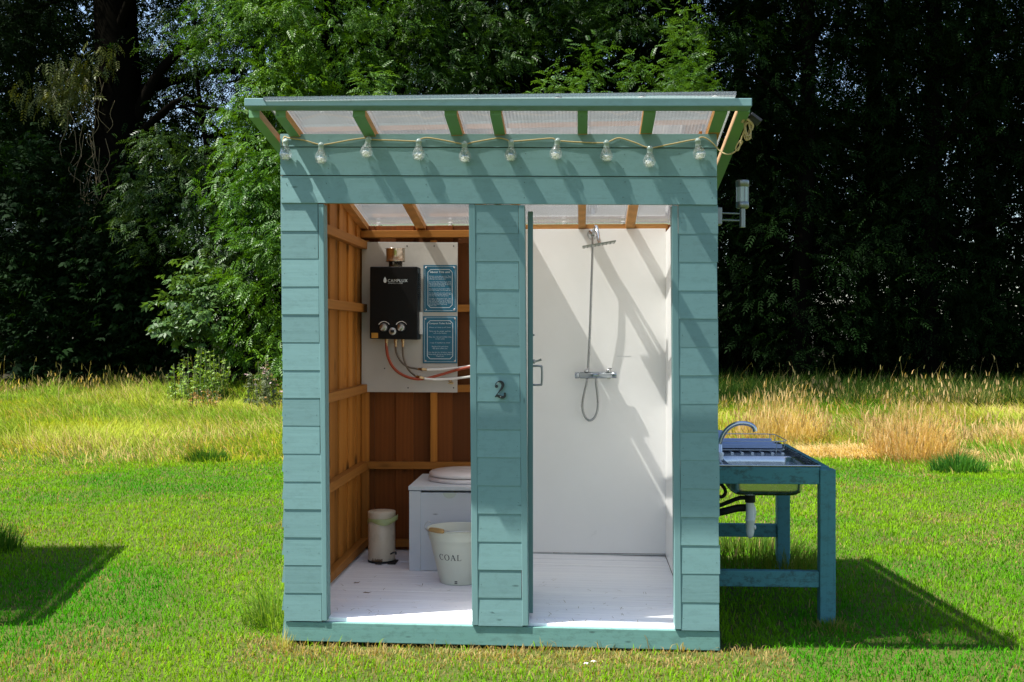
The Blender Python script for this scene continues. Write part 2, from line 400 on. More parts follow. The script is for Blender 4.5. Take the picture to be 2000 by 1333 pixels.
# clad piers
def pier(xl_t, xl_b, xr_t, xr_b, top_l, top_r, lines_l, lines_r, trims):
    p = MB()
    N = len(lines_l); Y = -0.008
    H0, H1 = top_l, lines_l[-1]; Y = -0.016
    prev_l, prev_r = top_l, top_r
    for i in range(N):
        bl, br = lines_l[i], lines_r[i]
        def ex(a, b, y): return a + (b - a) * (y - H0) / (H1 - H0)
        j = random.uniform(-1.6, 1.2)
        q = [at(ex(xl_t, xl_b, bl) + j * .5, bl + random.uniform(-.3, .5), Y), at(ex(xr_t, xr_b, br) + j, br + random.uniform(-.3, .5), Y),
             at(ex(xr_t, xr_b, prev_r) + j, prev_r - 1, Y), at(ex(xl_t, xl_b, prev_l) + j * .5, prev_l - 1, Y)]
        p.quadprism(q, 0.010, 0, lap=0.0022 + random.uniform(-0.001, 0.001))
        for (fx_, fy_) in ((.08, .42), (.92, .40)):
            nx0 = lerp(q[0], q[1], fx_ + random.uniform(-.02, .02)); nx1 = lerp(q[3], q[2], fx_); npt = lerp(nx0, nx1, fy_ + random.uniform(-.06, .06))
            p.fan(npt.x, npt.z, npt.y - .0018, .0019, .0019, .002, 8, 1)
        prev_l, prev_r = bl + 0.2, br + 0.2
    root = p.obj('cladding', [M['teal'], M['nail']], hut, 0.0012)
    for (a_t, a_b, b_t, b_b, yt, yb, Yf, dep) in trims:
        t = MB(); t.quadprism([at(a_b, yb, Yf), at(b_b, yb, Yf), at(b_t, yt, Yf), at(a_t, yt, Yf)], dep)
        t.obj('jamb', M['tealz'], hut, 0.002)
def lin(a, b, n): return [a + (b - a) * i / n for i in range(1, n + 1)]
pier(549, 556, 622, 629.5, 397, 397.3, lin(397, 1212.5, 15), lin(397, 1213.5, 15), [(621.5, 629.2, 632, 639, 398.5, 1213, -0.020, 0.075)])
pier(928, 934, 1013, 1020.5, 401, 401.5, lin(401, 1222.5, 15), lin(402, 1223.5, 15),
     [(915.5, 922, 928, 934.2, 399.5, 1222, -0.020, 0.085), (1012.6, 1020.3, 1024.5, 1032, 401, 1223, -0.020, 0.085)])
pier(1324, 1331, 1401, 1406.4, 402, 402, lin(402, 1231.5, 15), lin(402, 1232.5, 15), [(1312, 1318, 1324, 1331, 401.5, 1230, -0.020, 0.085)])
# studs behind the piers
st = MB()
for a, b in ((556, 628), (930, 1018), (1330, 1398)):
    q = [at(a, 1212, 0.004), at(b, 1212, 0.004), at(b, 401, 0.004), at(a, 401, 0.004)]; st.quadprism(q, 0.045)
st.obj('front_stud', M['larch'], hut)
# base beam
bb = MB(); bb.quadprism([at(557, 1252, -0.012), at(1407, 1272, -0.012), at(1406, 1233.5, -0.012), at(556.5, 1214.5, -0.012)], 0.10)
bb.obj('base_beam', M['tealbase'], hut, 0.003)
# floor planks
dk = MB(); y = 0.012
while y < YB - 0.01:
    w = 0.093
    x0, x1 = XL + 0.002, XR - 0.002
    dz = random.uniform(-0.0012, 0.0012)
    for k in range(4):      # reeded plank: four low ribs
        a, b = y + k * w / 4, y + (k + 1) * w / 4 - (0.0035 if k == 3 else 0.0014)
        dk.hexa([(x0, a, zfl(x0) - .02), (x1, a, zfl(x1) - .02), (x1, a, zfl(x1) + dz), (x0, a, zfl(x0) + dz), (x0, b, zfl(x0) - .02), (x1, b, zfl(x1) - .02), (x1, b, zfl(x1) + dz), (x0, b, zfl(x0) + dz)])
    y += w
dk.hexa([(x0, .012, .01), (x1, .012, .01), (x1, .012, zfl(x1) - .021), (x0, .012, zfl(x0) - .021), (x0, YB, .01), (x1, YB, .01), (x1, YB, zfl(x1) - .021), (x0, YB, zfl(x0) - .021)])
dk.obj('floor', M['deck'], hut, 0.0012, 1)
# side wall boards (raw inside)
def sidewall(x_in, sgn, mat, top):
    s = MB(); y = 0.04; k = 0
    while y < YB - 0.02:
        o = 0.011 if k % 2 else 0.0
        y1 = min(y + (0.155 if k % 2 else 0.115), YB + 0.04)
        a, b = sorted((x_in + sgn * (0.0 + o), x_in + sgn * (0.013 + o)))
        s.hexa([(a, y, .02), (b, y, .02), (b, y, zr(y) + .030), (a, y, zr(y) + .030), (a, y1, .02), (b, y1, .02), (b, y1, zr(y1) + .030), (a, y1, zr(y1) + .030)])
        y = y1 - (0.012 if k % 2 else 0.012); k += 1
    w = s.obj('side_wall', mat, hut, 0.002)
    oc = MB(); z = 0.02                         # painted lap cladding outside
    while z < 1.95:
        xo = x_in + sgn * 0.028
        oc.hexa([(xo, 0.0, z), (xo + sgn * .022, 0.0, z), (xo + sgn * .008, 0.0, z + .125), (xo, 0.0, z + .125), (xo, YB + .05, z), (xo + sgn * .022, YB + .05, z), (xo + sgn * .008, YB + .05, z + .125), (xo, YB + .05, z + .125)])
        z += 0.124
    oc.hexa([(xo, 0, z), (xo + sgn * .012, 0, z), (xo + sgn * .012, 0, zr(0) - .01), (xo, 0, zr(0) - .01), (xo, YB + .05, z), (xo + sgn * .012, YB + .05, z), (xo + sgn * .012, YB + .05, max(z + .002, zr(YB) - .01)), (xo, YB + .05, max(z + .002, zr(YB) - .01))])
    oc.obj('side_cladding', M['teal'], hut)
    return w
sidewall(XL, -1, M['larch'], 0)
sidewall(XR + 0.03, 1, M['larch'], 0)
# back wall boards
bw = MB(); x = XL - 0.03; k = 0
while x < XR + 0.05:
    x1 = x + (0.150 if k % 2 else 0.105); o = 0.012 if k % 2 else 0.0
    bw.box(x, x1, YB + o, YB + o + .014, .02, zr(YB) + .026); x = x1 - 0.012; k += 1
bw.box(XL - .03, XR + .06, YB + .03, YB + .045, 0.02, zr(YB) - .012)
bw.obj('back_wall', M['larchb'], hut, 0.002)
# rails on the raw walls
for zc in (1.896, 1.528, 1.06, 0.609, 0.160):
    r = MB(); r.box(XL, XL + .042, .05, YB - .002, zc - .024, zc + .024); r.obj('wall_rail', M['raily'], hut, 0.003)
for zc in (1.528, 1.06, 0.609, 0.155):
    r = MB(); r.box(XL + .043, -.40, YB - .043, YB - .001, zc - .021, zc + .021); r.obj('wall_rail', M['railx'], hut, 0.003)
for (a, b) in ((-1.281, -1.236), (-0.874, -0.834), (-0.545, -0.505)):
    r = MB()
    for (z0, z1) in ((.18, .587), (.631, 1.038), (1.082, 1.506), (1.55, 1.925)): r.box(a + .001, b, YB - .040, YB - .0015, z0, z1)
    r.obj('stud', M['larch'], hut, 0.003)
pl = MB(); pl.box(XL + .001, -.386, YB - .052, YB - .002, zr(YB) - .048, zr(YB) - .006); pl.obj('wall_plate', M['railx'], hut, 0.003)
pl = MB(); pl.box(-.384, XR + .012, YB - .0085, YB - .0015, at(1170, 449, YB - .01).z, zr(YB) + .028); pl.obj('wall_plate', M['raft'], hut, 0.001)
# partition and white shower lining
pt = MB(); pt.box(-.385, -.352, .07, YB - .003, zfl(0) + .002, zr(YB) - .02); pt.obj('partition', M['whitepanel'], hut)
pn = MB(); ztop = at(1170, 447.5, YB - .02).z
pn.box(-.349, XR - .001, YB - .024, YB - .010, zfl(.2) + .012, ztop)
pn.box(XR - .001, XR + .012, .05, YB - .010, zfl(.4) + .002, ztop - .02)
pn.obj('shower_lining', M['whitepanel'], hut, 0.001)
sk = MB(); a, b = at(1205, 696, YB - .0245), at(1233, 696.5, YB - .0245); sk.box(a.x, b.x, YB - .0250, YB - .0235, a.z - .0012, a.z + .0008); sk.obj('panel_seam', M['galv'], hut)
skm = MB(); skm.box(-.349, XR - .002, YB - .030, YB - .0245, zfl(.2) + .004, zfl(.2) + .010); skm.obj('seal_strip', M['galv'], hut)
# backing panel of the heater
YP = YB - .058
bp = MB(); bp.quadprism([at(706, 766, YP), at(893, 767, YP), at(894, 474, YP), at(707, 473, YP)], 0.012)
bpo = bp.obj('backing_panel', M['greypanel'], hut, 0.0012)
sc = MB()
for (x, y) in ((713, 481), (795, 481), (848, 481), (886, 481), (713, 758), (797, 758), (886, 758), (751, 720)):
    p = at(x, y, YP - .002); sc = MB(); sc.fan(p.x, p.z, YP - .002, .004, .004, .002, 10); sc.obj('screw', M['iron'], bpo)
# shower door seen edge-on, opened inwards
dt, db = at(1036, 413, 0.09), at(1036, 1198, 0.09)
door = MB(); dirv = Vector((-0.0455, 1, 0)).normalized(); nx_ = Vector((dirv.y, -dirv.x, 0)) * 0.0118; L = 0.60
def dpt(base, s, side, z): p = base + dirv * s + nx_ * side; return Vector((p.x, p.y, z))
door.hexa([dpt(db, 0, -1, db.z), dpt(db, 0, 1, db.z), dpt(dt, 0, 1, dt.z), dpt(dt, 0, -1, dt.z), dpt(db, L, -1, db.z), dpt(db, L, 1, db.z), dpt(dt, L, 1, dt.z - .1), dpt(dt, L, -1, dt.z - .1)])
do = door.obj('door', M['tealz'], hut, 0.002)
h = MB(); hz0, hz1 = at(1048, 753, .5).z, at(1048, 716, .5).z
p0 = dpt(db, .46, 1, hz0); out = Vector((0.046, 0, 0))
h.tube(catmull([p0, p0 + out * .8, p0 + out + Vector((0, 0, .010)), p0 + out + Vector((0, 0, hz1 - hz0 - .010)), p0 + out * .8 + Vector((0, 0, hz1 - hz0)), p0 + Vector((0, 0, hz1 - hz0))], 6), .0055, 10)
h.obj('handle', M['chromedull'], do)
la = MB(); p1 = dpt(db, .44, 1, at(1045, 707, .5).z)
la.lathe([(0, 0), (.011, 0), (.011, .012), (.006, .016), (0, .016)], p1 + Vector((-.001, 0, 0)), 14, axis='x'); la.tube([p1 + Vector((.012, 0, 0)), p1 + Vector((.028, 0, .004)), p1 + Vector((.043, 0, .010))], [.005, .004, .006], 8)
la.obj('latch', M['chromedull'], do)
cl = MB(); p2 = dpt(db, .44, 1, at(1043, 655, .5).z); cl.lathe([(0, 0), (.006, 0), (.004, .010), (0, .012)], p2, 10, axis='x'); cl.obj('coat_hook', M['chromedull'], do)
# roof: everything under the part named roof (sheet)
rf = MB(); x0, x1 = at(510, 185, -.42).x, at(1440, 185, -.42).x
yF, yK = -.388, YB + .10
T0 = .036
ns = 1
rf.hexa([(x0, yF, zr(yF) + T0), (x1, yF, zr(yF) + T0), (x1, yF, zr(yF) + T0 + .012), (x0, yF, zr(yF) + T0 + .012), (x0, yK, zr(yK) + T0), (x1, yK, zr(yK) + T0), (x1, yK, zr(yK) + T0 + .012), (x0, yK, zr(yK) + T0 + .012)])
roof = rf.obj('roof', M['poly'], hut)
et = MB()
et.hexa([(x0, yF - .0035, zr(yF) + T0 - .001), (x1, yF - .0035, zr(yF) + T0 - .001), (x1, yF - .0035, zr(yF) + T0 + .013), (x0, yF - .0035, zr(yF) + T0 + .013), (x0, yF - .001, zr(yF) + T0 - .001), (x1, yF - .001, zr(yF) + T0 - .001), (x1, yF - .001, zr(yF) + T0 + .013), (x0, yF - .001, zr(yF) + T0 + .013)])
et.obj('edge_trim', M['poly'], roof)
fa = MB(); a, b = at(477, 192, -.372), at(1469, 192, -.372); zt = a.z; zt2 = b.z
FH = .033
fa.hexa([(a.x, -.372, zt - FH), (b.x, -.372, zt2 - FH), (b.x, -.372, zt2), (a.x, -.372, zt), (a.x, -.285, zt - FH - .004), (b.x, -.285, zt2 - FH - .004), (b.x, -.285, zt2 - .004), (a.x, -.285, zt - .004)])
fa.obj('fascia', M['teal'], roof, 0.003)
def rafter(pxl, pxr, name, h=.034, y0=-.284, y1=YB + .06, painted_to=-.03, mats=None, drop=0.0):
    r = MB(); xl, xr = at(pxl, 217, y0).x, at(pxr, 217, y0).x
    def seg(ya, yb, mb):
        b0, b1 = zr(ya) - drop, zr(yb) - drop; t0, t1 = zr(ya) + h, zr(yb) + h
        v = [(xl, ya, b0), (xr, ya, b0), (xr, ya, t0), (xl, ya, t0), (xl, yb, b1), (xr, yb, b1), (xr, yb, t1), (xl, yb, t1)]
        r.add(v, [(0, 1, 5, 4)], mb); r.add(v, [(0, 4, 7, 3), (1, 2, 6, 5), (3, 7, 6, 2)], 1)
        return v
    v = seg(y0, painted_to, 0); r.add(v, [(0, 3, 2, 1)], 0); v = seg(painted_to, y1, 1); r.add(v, [(4, 5, 6, 7)], 1)
    return r.obj(name, mats or [M['tealbounce'], M['raft']], roof, 0.0)
M['tealbounce'] = paint('teal_paint_grass_bounce', (.14, .29, .15), 'y', wear=0.2)  # teal paint with the green bounce off the grass put into its colour
for (a, b) in ((538, 558), (689, 713), (868, 892), (957, 979), (1128, 1148), (1257, 1281), (1396, 1421)):
    rafter(a, b, 'rafter')
for (a, b) in ((486, 507), (1441, 1465)):
    rafter(a, b, 'barge_board', y1=YB + .10, painted_to=YB + .05, mats=[M['tealbounce'], M['rim']])
for px in (570, 770, 928, 1088, 1254, 1400):     # fixing buttons
    for yy in (-.33, .55, YB + .03):
        f_ = MB(); p = at(px, 185, -.40); f_.lathe([(.014, 0), (.014, .003), (.009, .006), (0, .007)], (p.x, yy, zr(yy) + T0 + .0125), 20); f_.obj('fixing_button', M['white'], roof)
        if yy > 0:
            u = MB(); u.lathe([(.011, 0), (.012, -.003), (0, -.004)], (p.x, yy, zr(yy) + T0 - .001), 16); u.obj('fixing_button', M['white'], roof)
# roof purlins across between rafters above the doors
for yy in (.62,):
    pu = MB(); pu.hexa([(x0 + .12, yy, zr(yy) + .006), (x1 - .12, yy, zr(yy) + .006), (x1 - .12, yy, zr(yy) + .033), (x0 + .12, yy, zr(yy) + .033), (x0 + .12, yy + .045, zr(yy + .045) + .006), (x1 - .12, yy + .045, zr(yy + .045) + .006), (x1 - .12, yy + .045, zr(yy + .045) + .033), (x0 + .12, yy + .045, zr(yy + .045) + .033)])
    pu.obj('purlin', M['railx'], roof)
# house number 2 in black iron
def ribbon(mb, pts, wid, place, thick):
    n = len(pts); L, R = [], []
    for i in range(n):
        t = Vector(pts[min(i + 1, n - 1)]) - Vector(pts[max(i - 1, 0)]); t.normalize(); nn = Vector((-t.y, t.x))
        L.append(Vector(pts[i]) + nn * wid[i] / 2); R.append(Vector(pts[i]) - nn * wid[i] / 2)
    vs = [place(p.x, p.y, thick) for p in L] + [place(p.x, p.y, thick) for p in R] + [place(p.x, p.y, 0) for p in L] + [place(p.x, p.y, 0) for p in R]
    fs = []
    for i in range(n - 1):
        fs += [(i, i + 1, n + i + 1, n + i), (2 * n + i, 3 * n + i, 3 * n + i + 1, 2 * n + i + 1), (i, 2 * n + i, 2 * n + i + 1, i + 1), (n + i, n + i + 1, 3 * n + i + 1, 3 * n + i)]
    fs += [(0, n, 3 * n, 2 * n), (n - 1, 3 * n - 1, 4 * n - 1, 2 * n - 1)]
    mb.add(vs, fs)
def disc(mb, cx, cy, r, place, thick, n=16):
    a = [place(cx + r * cos(2 * pi * k / n), cy + r * sin(2 * pi * k / n), thick) for k in range(n)]; b = [place(cx + r * cos(2 * pi * k / n), cy + r * sin(2 * pi * k / n), 0) for k in range(n)]
    mb.add(a + b, [tuple(range(n))] + [(k, (k + 1) % n, n + (k + 1) % n, n + k) for k in range(n)])
o2 = at(965.5, 778, -.024); s2 = (at(988, 778, -.024).x - o2.x)
def pl2(u, v, t): return Vector((o2.x + u * s2, -.0225 - t, o2.z + v * s2))
nb = MB()
P2 = catmull([(.16, 1.05, 0), (.13, 1.25, 0), (.38, 1.44, 0), (.66, 1.36, 0), (.74, 1.10, 0), (.60, .78, 0), (.32, .45, 0), (.12, .16, 0)], 5)
W2 = [.06 + .20 * max(0, sin(pi * min(1, max(0, (i / (len(P2) - 1) - .22) / .62)))) ** 1.2 for i in range(len(P2))]
ribbon(nb, [(p.x, p.y) for p in P2], W2, pl2, .007)
disc(nb, .20, 1.02, .14, pl2, .007)
P3 = catmull([(.08, .10, 0), (.25, .22, 0), (.48, .13, 0), (.74, .08, 0), (.90, .18, 0), (.93, .40, 0)], 5)
W3 = [.10 + .15 * sin(pi * i / (len(P3) - 1)) for i in range(len(P3))]
ribbon(nb, [(p.x, p.y) for p in P3], W3, pl2, .0072)
disc(nb, .92, .40, .09, pl2, .0072)
no = nb.obj('house_number', M['iron'], hut, 0.0)
for u_, v_ in ((.33, 1.33), (.55, .13)):
    ns_ = MB(); disc(ns_, u_, v_, .05, lambda u, v, t: pl2(u, v, t), .0085); ns_.obj('screw', M['chromedull'], no)

# ================================================================== LETTERING helper
def text_mesh(txt, size, align='CENTER', bold=0.0):
    c = bpy.data.curves.new('lettering', 'FONT'); c.body = txt; c.size = size; c.align_x = align; c.offset = bold; c.resolution_u = 2; c.space_character = 1.10
    o = bpy.data.objects.new('lettering', c); COL.objects.link(o); bpy.context.view_layer.update()
    me = bpy.data.meshes.new_from_object(o.evaluated_get(bpy.context.evaluated_depsgraph_get()))
    v = [tuple(p.co) for p in me.vertices]; f = [list(p.vertices) for p in me.polygons]
    bpy.data.objects.remove(o); bpy.data.curves.remove(c); bpy.data.meshes.remove(me)
    return v, f

# ================================================================== WATER HEATER
hc = at(768, 592, YP - .15)
heat = thing('water_heater', 'black wall mounted gas water heater with two round silver knobs', 'water heater', (hc.x, YP, at(768, 664, YP).z))
YHf, YHb = YP - .150, YP - .012
hb_ = MB(); q = [at(722, 662, YHf), at(815.5, 664, YHf), at(815.5, 521, YHf), at(722.5, 521, YHf)]
hb_.quadprism(q, .138); hbody = hb_.obj('casing', M['black'], heat, 0.006, 3)
ve = MB(); xr_ = q[1].x
for k in range(12):
    z = lerp(q[2].z, q[1].z, .10 + k * .028); ve.box(xr_ - .002, xr_ + .005, YHf + .03, YHf + .11, z - .0032, z + .0032)
ve.obj('vent_louvres', M['iron'], hbody)
mb = MB(); a, b = at(823, 600, YHb - .03), at(823, 660, YHb - .03); mb.box(xr_ + .001, xr_ + .012, YHb - .06, YHb, b.z + .02, a.z - .03); mb.obj('mounting_bracket', M['white'], heat)
fl = MB(); p = at(772.5, 500, YP - .085); rr_ = .0565; zt, zb = at(772, 485.5, YP - .1).z, at(772, 513, YP - .1).z
fl.lathe([(rr_ * .7, zb - .03), (rr_ * .7, zb + .004), (rr_, zb + .004), (rr_, zb + .010), (rr_ * .97, zb + .014), (rr_ * .97, zt - .004), (rr_ * 1.02, zt - .002), (rr_ * 1.02, zt), (rr_ * .9, zt), (rr_ * .9, zt - .05)], (p.x, p.y, 0), 36)
fl.obj('flue', M['flue'], heat)
for px in (750, 784):
    p = at(px, 640, YHf); kb = MB()
    kb.lathe([(.0245, 0), (.0245, -.006), (.021, -.022), (.019, -.024), (0, -.024)], (p.x, YHf - .001, p.z), 28, axis='y')
    ko = kb.obj('knob', M['chromedull'], heat)
    gp = MB(); gp.bar(Vector((p.x - .013, YHf - .028, p.z - .015)), Vector((p.x + .013, YHf - .028, p.z + .015)), .011, .008, up=(0, 1, 0)); gp.obj('grip_ridge', M['galv'], ko, .001)
    ar = MB(); rib = [(cos(t) * .034, sin(t) * .034) for t in np.linspace(.5, 2.65, 14)]
    ribbon(ar, rib, [.002 + .0035 * (i / 13) for i in range(14)], lambda u, v, t: Vector((p.x + u, YHf - .0004 - t, p.z + v)), .0008); ar.obj('dial_mark', M['white'], ko)
p = at(767, 647.5, YHf); ds = MB(); ds.lathe([(.0215, 0), (.0215, -.006), (.019, -.009), (0, -.009)], (p.x, YHf - .001, p.z), 28, axis='y'); dso = ds.obj('display', M['galv'], heat)
sc_ = MB(); sc_.box(p.x - .0105, p.x + .0105, YHf - .0118, YHf - .0095, p.z - .008, p.z + .008); sc_.obj('screen', M['solar'], dso)
p = at(732, 656, YHf); stk = MB(); stk.box(p.x - .019, p.x + .019, YHf - .0012, YHf - .0002, p.z - .014, p.z + .016); stk.obj('sticker', M['sticker'], heat)
# maker's mark on the front
v, f = text_mesh('CAMPLUX', .0240, 'LEFT', 0.0); lg = MB(); o = at(757, 551.5, YHf)
lg.add([(o.x + a[0] * .98, YHf - .0008, o.z + a[1]) for a in v], f); v, f = text_mesh('CAMPING LUXURY', .0085, 'LEFT'); lg.add([(o.x + .003 + a[0] * 1.1, YHf - .0008, o.z - .0095 + a[1]) for a in v], f)
dr = [(0, .030), (.007, .016), (.0095, .006), (.006, -.003), (0, -.006), (-.006, -.003), (-.0095, .006), (-.007, .016)]; od = at(752, 551, YHf)
lg.add([(od.x + a, YHf - .0008, od.z + b) for a, b in dr], [tuple(range(8))])
lg.obj('lettering', M['signink'], heat, recalc=False)
# hoses
def pxpath(L, Y): return catmull([at(a, b, Y + (c if True else 0)) for a, b, c in L], 8)
ho = MB(); ho.tube(pxpath([(755, 664, 0), (755, 678, 0), (758, 698, 0), (768, 718, 0), (785, 732, 0), (808, 740, 0), (830, 740, .01), (862, 732, .02), (892, 723, .02), (925, 716, .02)], YP - .075), .0080, 10)
hoo = ho.obj('gas_hose', M['orange'], heat)
fi = MB()
for px in (755, 773, 787):
    a = at(px, 663, YP - .075); fi = MB(); fi.tube([a + Vector((0, 0, .01)), a - Vector((0, 0, .022))], .0105, 12); fi.tube([a - Vector((0, 0, .022)), a - Vector((0, 0, .045))], .0078, 10); fi.obj('pipe_fitting', M['brass'], heat)
for pts, tail in (([(773, 672, 0), (774, 688, 0), (783, 706, 0), (797, 717, 0), (816, 721, 0)], [(834, 722.5, 0), (860, 722, .01), (890, 719.5, .02), (925, 714.5, .02)]),
                  ([(787, 672, 0), (787, 690, 0), (791, 709, 0), (801, 726, 0), (812, 735, -.01)], [(829, 740, -.01), (855, 741.5, 0), (885, 740, .01), (925, 735, .01)])):
    br = MB(); br.tube(pxpath(pts, YP - .06), .0058, 9); bo = br.obj('braided_hose', M['braid'], heat)
    wp = MB(); wp.tube(pxpath(tail, YP - .06), .0072, 10); wp.obj('water_pipe', M['white'], heat)
    ft = MB(); a, b = pts[-1], tail[0]; A, B = at(a[0], a[1], YP - .06 + a[2]), at(b[0], b[1], YP - .06 + b[2]); ft.tube([lerp(A, B, t) for t in (0, .3, .31, .6, .61, 1)], [.0075, .0075, .0095, .0095, .0085, .0085], 12); ft.obj('hose_clamp', M['brass'], bo)
vv = MB(); a = at(879, 739, YP - .03); vv.tube([a, a - Vector((0, 0, .022))], .010, 12); vv.lathe([(.0, 0), (.012, .002), (.012, .012), (0, .014)], a - Vector((-.008, 0, .036)), 12); vv.bar(a - Vector((.01, .012, .03)), a + Vector((.022, -.012, -.03)), .008, .006)
vv.obj('valve', M['brass'], heat)

# ================================================================== SIGNS
SIGN1 = ('About This unit', ['Welcome to the camp wash hut. This is', 'a gas heated shower and compost toilet', 'serving your pitch only.', '', 'To run the shower open the gas bottle', 'then turn the mixer to the left and wait', 'a few seconds for the water to warm up', 'before you step inside.', '', 'Please keep the door open a little so', 'that the heater has enough air.', '', 'Turn the gas off at the bottle when you', 'have finished and leave the floor clean', 'and dry for the next guests.', '', 'The toilet is a dry compost toilet. There', 'is no flush. Sprinkle a cup of sawdust', 'after each use and close the lid. The bin', 'is for everything except paper. We empty', 'the bucket each morning.', 'Thank you.'])
SIGN2 = ('Compost Toilet Rules', ['Please sit down at all times', '', 'Only use the paper and loo', 'roll in the bucket', '', 'Wee, loo roll and number twos', 'in the toilet', '', '1 cup of sawdust to cover', '', 'Replace lid and close', 'the door after you', '', 'Use the bin for all other items', 'Please leave the loo as you found it', 'Thank you'])
def sign(label, px0, py0, px1, py1, content, align):
    Yq = YP - .006
    a, b = at(px0, py1, Yq), at(px1, py0, Yq); w, h = b.x - a.x, b.z - a.z
    t = thing('notice_sign', label, 'sign', ((a.x + b.x) / 2, YP, a.z), 'notice signs on the grey panel')
    p = MB(); p.box(a.x, b.x, Yq, YP - .0005, a.z, b.z); p.obj('plate', M['signblue'], t, .001)
    m = .026; n_ = .016; bd = MB()
    loop = [(m + n_, m), (w - m - n_, m), (w - m, m + n_), (w - m, h - m - n_), (w - m - n_, h - m), (m + n_, h - m), (m, h - m - n_), (m, m + n_), (m + n_, m)]
    for i in range(8):
        u, v_ = Vector(loop[i]), Vector(loop[i + 1])
        d = (v_ - u).normalized() * .001
        ribbon(bd, [tuple(u - d), tuple(v_ + d)], [.0032, .0032], lambda x, y, tt: Vector((a.x + x, Yq - .0004 - tt, a.z + y)), .0004)
    m2 = .009
    for u, v_ in (((m2, m2), (w - m2, m2)), ((w - m2, m2), (w - m2, h - m2)), ((w - m2, h - m2), (m2, h - m2)), ((m2, h - m2), (m2, m2))):
        ribbon(bd, [u, v_], [.0016, .0016], lambda x, y, tt: Vector((a.x + x, Yq - .0005 - tt, a.z + y)), .0003)
    bd.obj('border', M['signink'], t)
    sc = MB()
    for x in (.015, w - .015):
        for z in (.015, h - .015): sc = MB(); sc.lathe([(.0055, 0), (.0045, -.0025), (0, -.0032)], (a.x + x, Yq - .0005, a.z + z), 12, axis='y'); sc.obj('screw', M['chrome'], t)
    lt = MB(); title, lines = content
    v, f = text_mesh(title, .0165, 'CENTER', .0004); tk = min(1.0, (w - 2 * m - .02) / (max(q[0] for q in v) - min(q[0] for q in v))); lt.add([(a.x + w / 2 + q[0] * tk, Yq - .0009, b.z - .046 + q[1] * tk) for q in v], f)
    rw = w - 2 * m - .012; step = (h - .095) / len(lines)
    for i, s_ in enumerate(lines):
        if not s_: continue
        sz = .0094 if align == 'LEFT' else .0102
        v, f = text_mesh(s_, sz, align); wid = max(q[0] for q in v) - min(q[0] for q in v); k = min(1.0, rw / wid)
        ox = a.x + m + .006 if align == 'LEFT' else a.x + w / 2
        lt.add([(ox + q[0] * k, Yq - .0009, b.z - .068 - i * step + q[1]) for q in v], f)
    lt.obj('lettering', M['signink'], t, recalc=False)
sign('blue sign titled About This unit, upper one on the grey panel', 827, 518, 892, 610, SIGN1, 'LEFT')
sign('blue sign titled Compost Toilet Rules, below the other blue sign', 826, 618, 893, 710, SIGN2, 'CENTER')

# ================================================================== PEDAL BIN
YBn = 1.30
bc = at(745.5, 1072, YBn); rb = (at(771.5, 1050, YBn).x - at(719, 1050, YBn).x) / 2; zb = zfl(bc.x)
htop = at(745, 998, YBn).z
pb = thing('pedal_bin', 'small cream pedal bin with a green liner standing by the orange wall', 'bin', (bc.x, YBn, zb))
b = MB(); b.lathe([(rb * 1.0, zb), (rb * 1.02, zb + .004), (rb * 1.02, zb + .012)], (bc.x, YBn, 0), 40); b.obj('base_ring', M['blackmatt'], pb)
b = MB(); b.lathe([(rb * .985, zb + .012), (rb, zb + .016), (rb, htop - .045), (rb * .97, htop - .042)], (bc.x, YBn, 0), 48)
bo_ = b.obj('body', M['cream'], pb)
rs = MB(); rl = [(-.05, .0), (-.03, .014), (-.012, .007), (.0, .016), (.012, .006)]
for i in range(9):
    an = -pi / 2 - .62 + .10 * i; wv = .006 + .012 * abs(sin(i * 1.7)); 
    rs.add([(bc.x + cos(an - .055) * rb * 1.012, YBn + sin(an - .055) * rb * 1.012, zb + .010), (bc.x + cos(an + .055) * rb * 1.012, YBn + sin(an + .055) * rb * 1.012, zb + .010), (bc.x + cos(an + .03) * rb * 1.012, YBn + sin(an + .03) * rb * 1.012, zb + .012 + wv), (bc.x + cos(an - .03) * rb * 1.012, YBn + sin(an - .03) * rb * 1.012, zb + .014 + wv * .8)], [(0, 1, 2, 3)])
rs.obj('rust_patch', M['dryleaf'], bo_)
b = MB(); b.lathe([(rb * .99, htop - .040), (rb * 1.02, htop - .036), (rb * 1.02, htop - .004), (rb * .99, htop), (rb * .5, htop + .004), (0, htop + .005)], (bc.x, YBn, 0), 48); b.obj('lid', M['cream'], pb)
b = MB(); N = 48; vs = []
for ring, (rr, zz) in enumerate(((1.012, -.036), (1.05, -.048), (1.04, -.066))):
    for k in range(N):
        a = 2 * pi * k / N; wob = .012 * sin(3 * a + ring) * ring * .5 + (.010 * max(0, cos(a + .3)) if ring else 0)
        bulge = 1 + (.20 * max(0, cos(a + .35)) ** 4 if ring else 0.0)
        vs.append((bc.x + cos(a) * rb * rr * bulge, YBn + sin(a) * rb * rr * bulge, htop + zz + wob + (.02 * max(0, cos(a + .35)) ** 4 if ring == 1 else 0)))
b.add(vs, [(i * N + k, i * N + (k + 1) % N, (i + 1) * N + (k + 1) % N, (i + 1) * N + k) for i in range(2) for k in range(N)], 0, True); b.obj('liner', M['liner'], pb)
b = MB(); b.box(bc.x - .018, bc.x + .018, YBn - rb - .035, YBn - rb + .01, zb + .004, zb + .012); b.obj('pedal', M['blackmatt'], pb, .003)
b = MB(); b.box(bc.x + rb * .62, bc.x + rb * 1.20, YBn - .09, YBn + .02, zb + .001, zb + .007); b.tube(catmull([(bc.x + rb * .75, YBn - .05, zb + .05), (bc.x + rb * 1.12, YBn - .05, zb + .062), (bc.x + rb * 1.10, YBn - .02, zb + .045)], 6), .004, 8); b.obj('hinge', M['blackmatt'], pb)

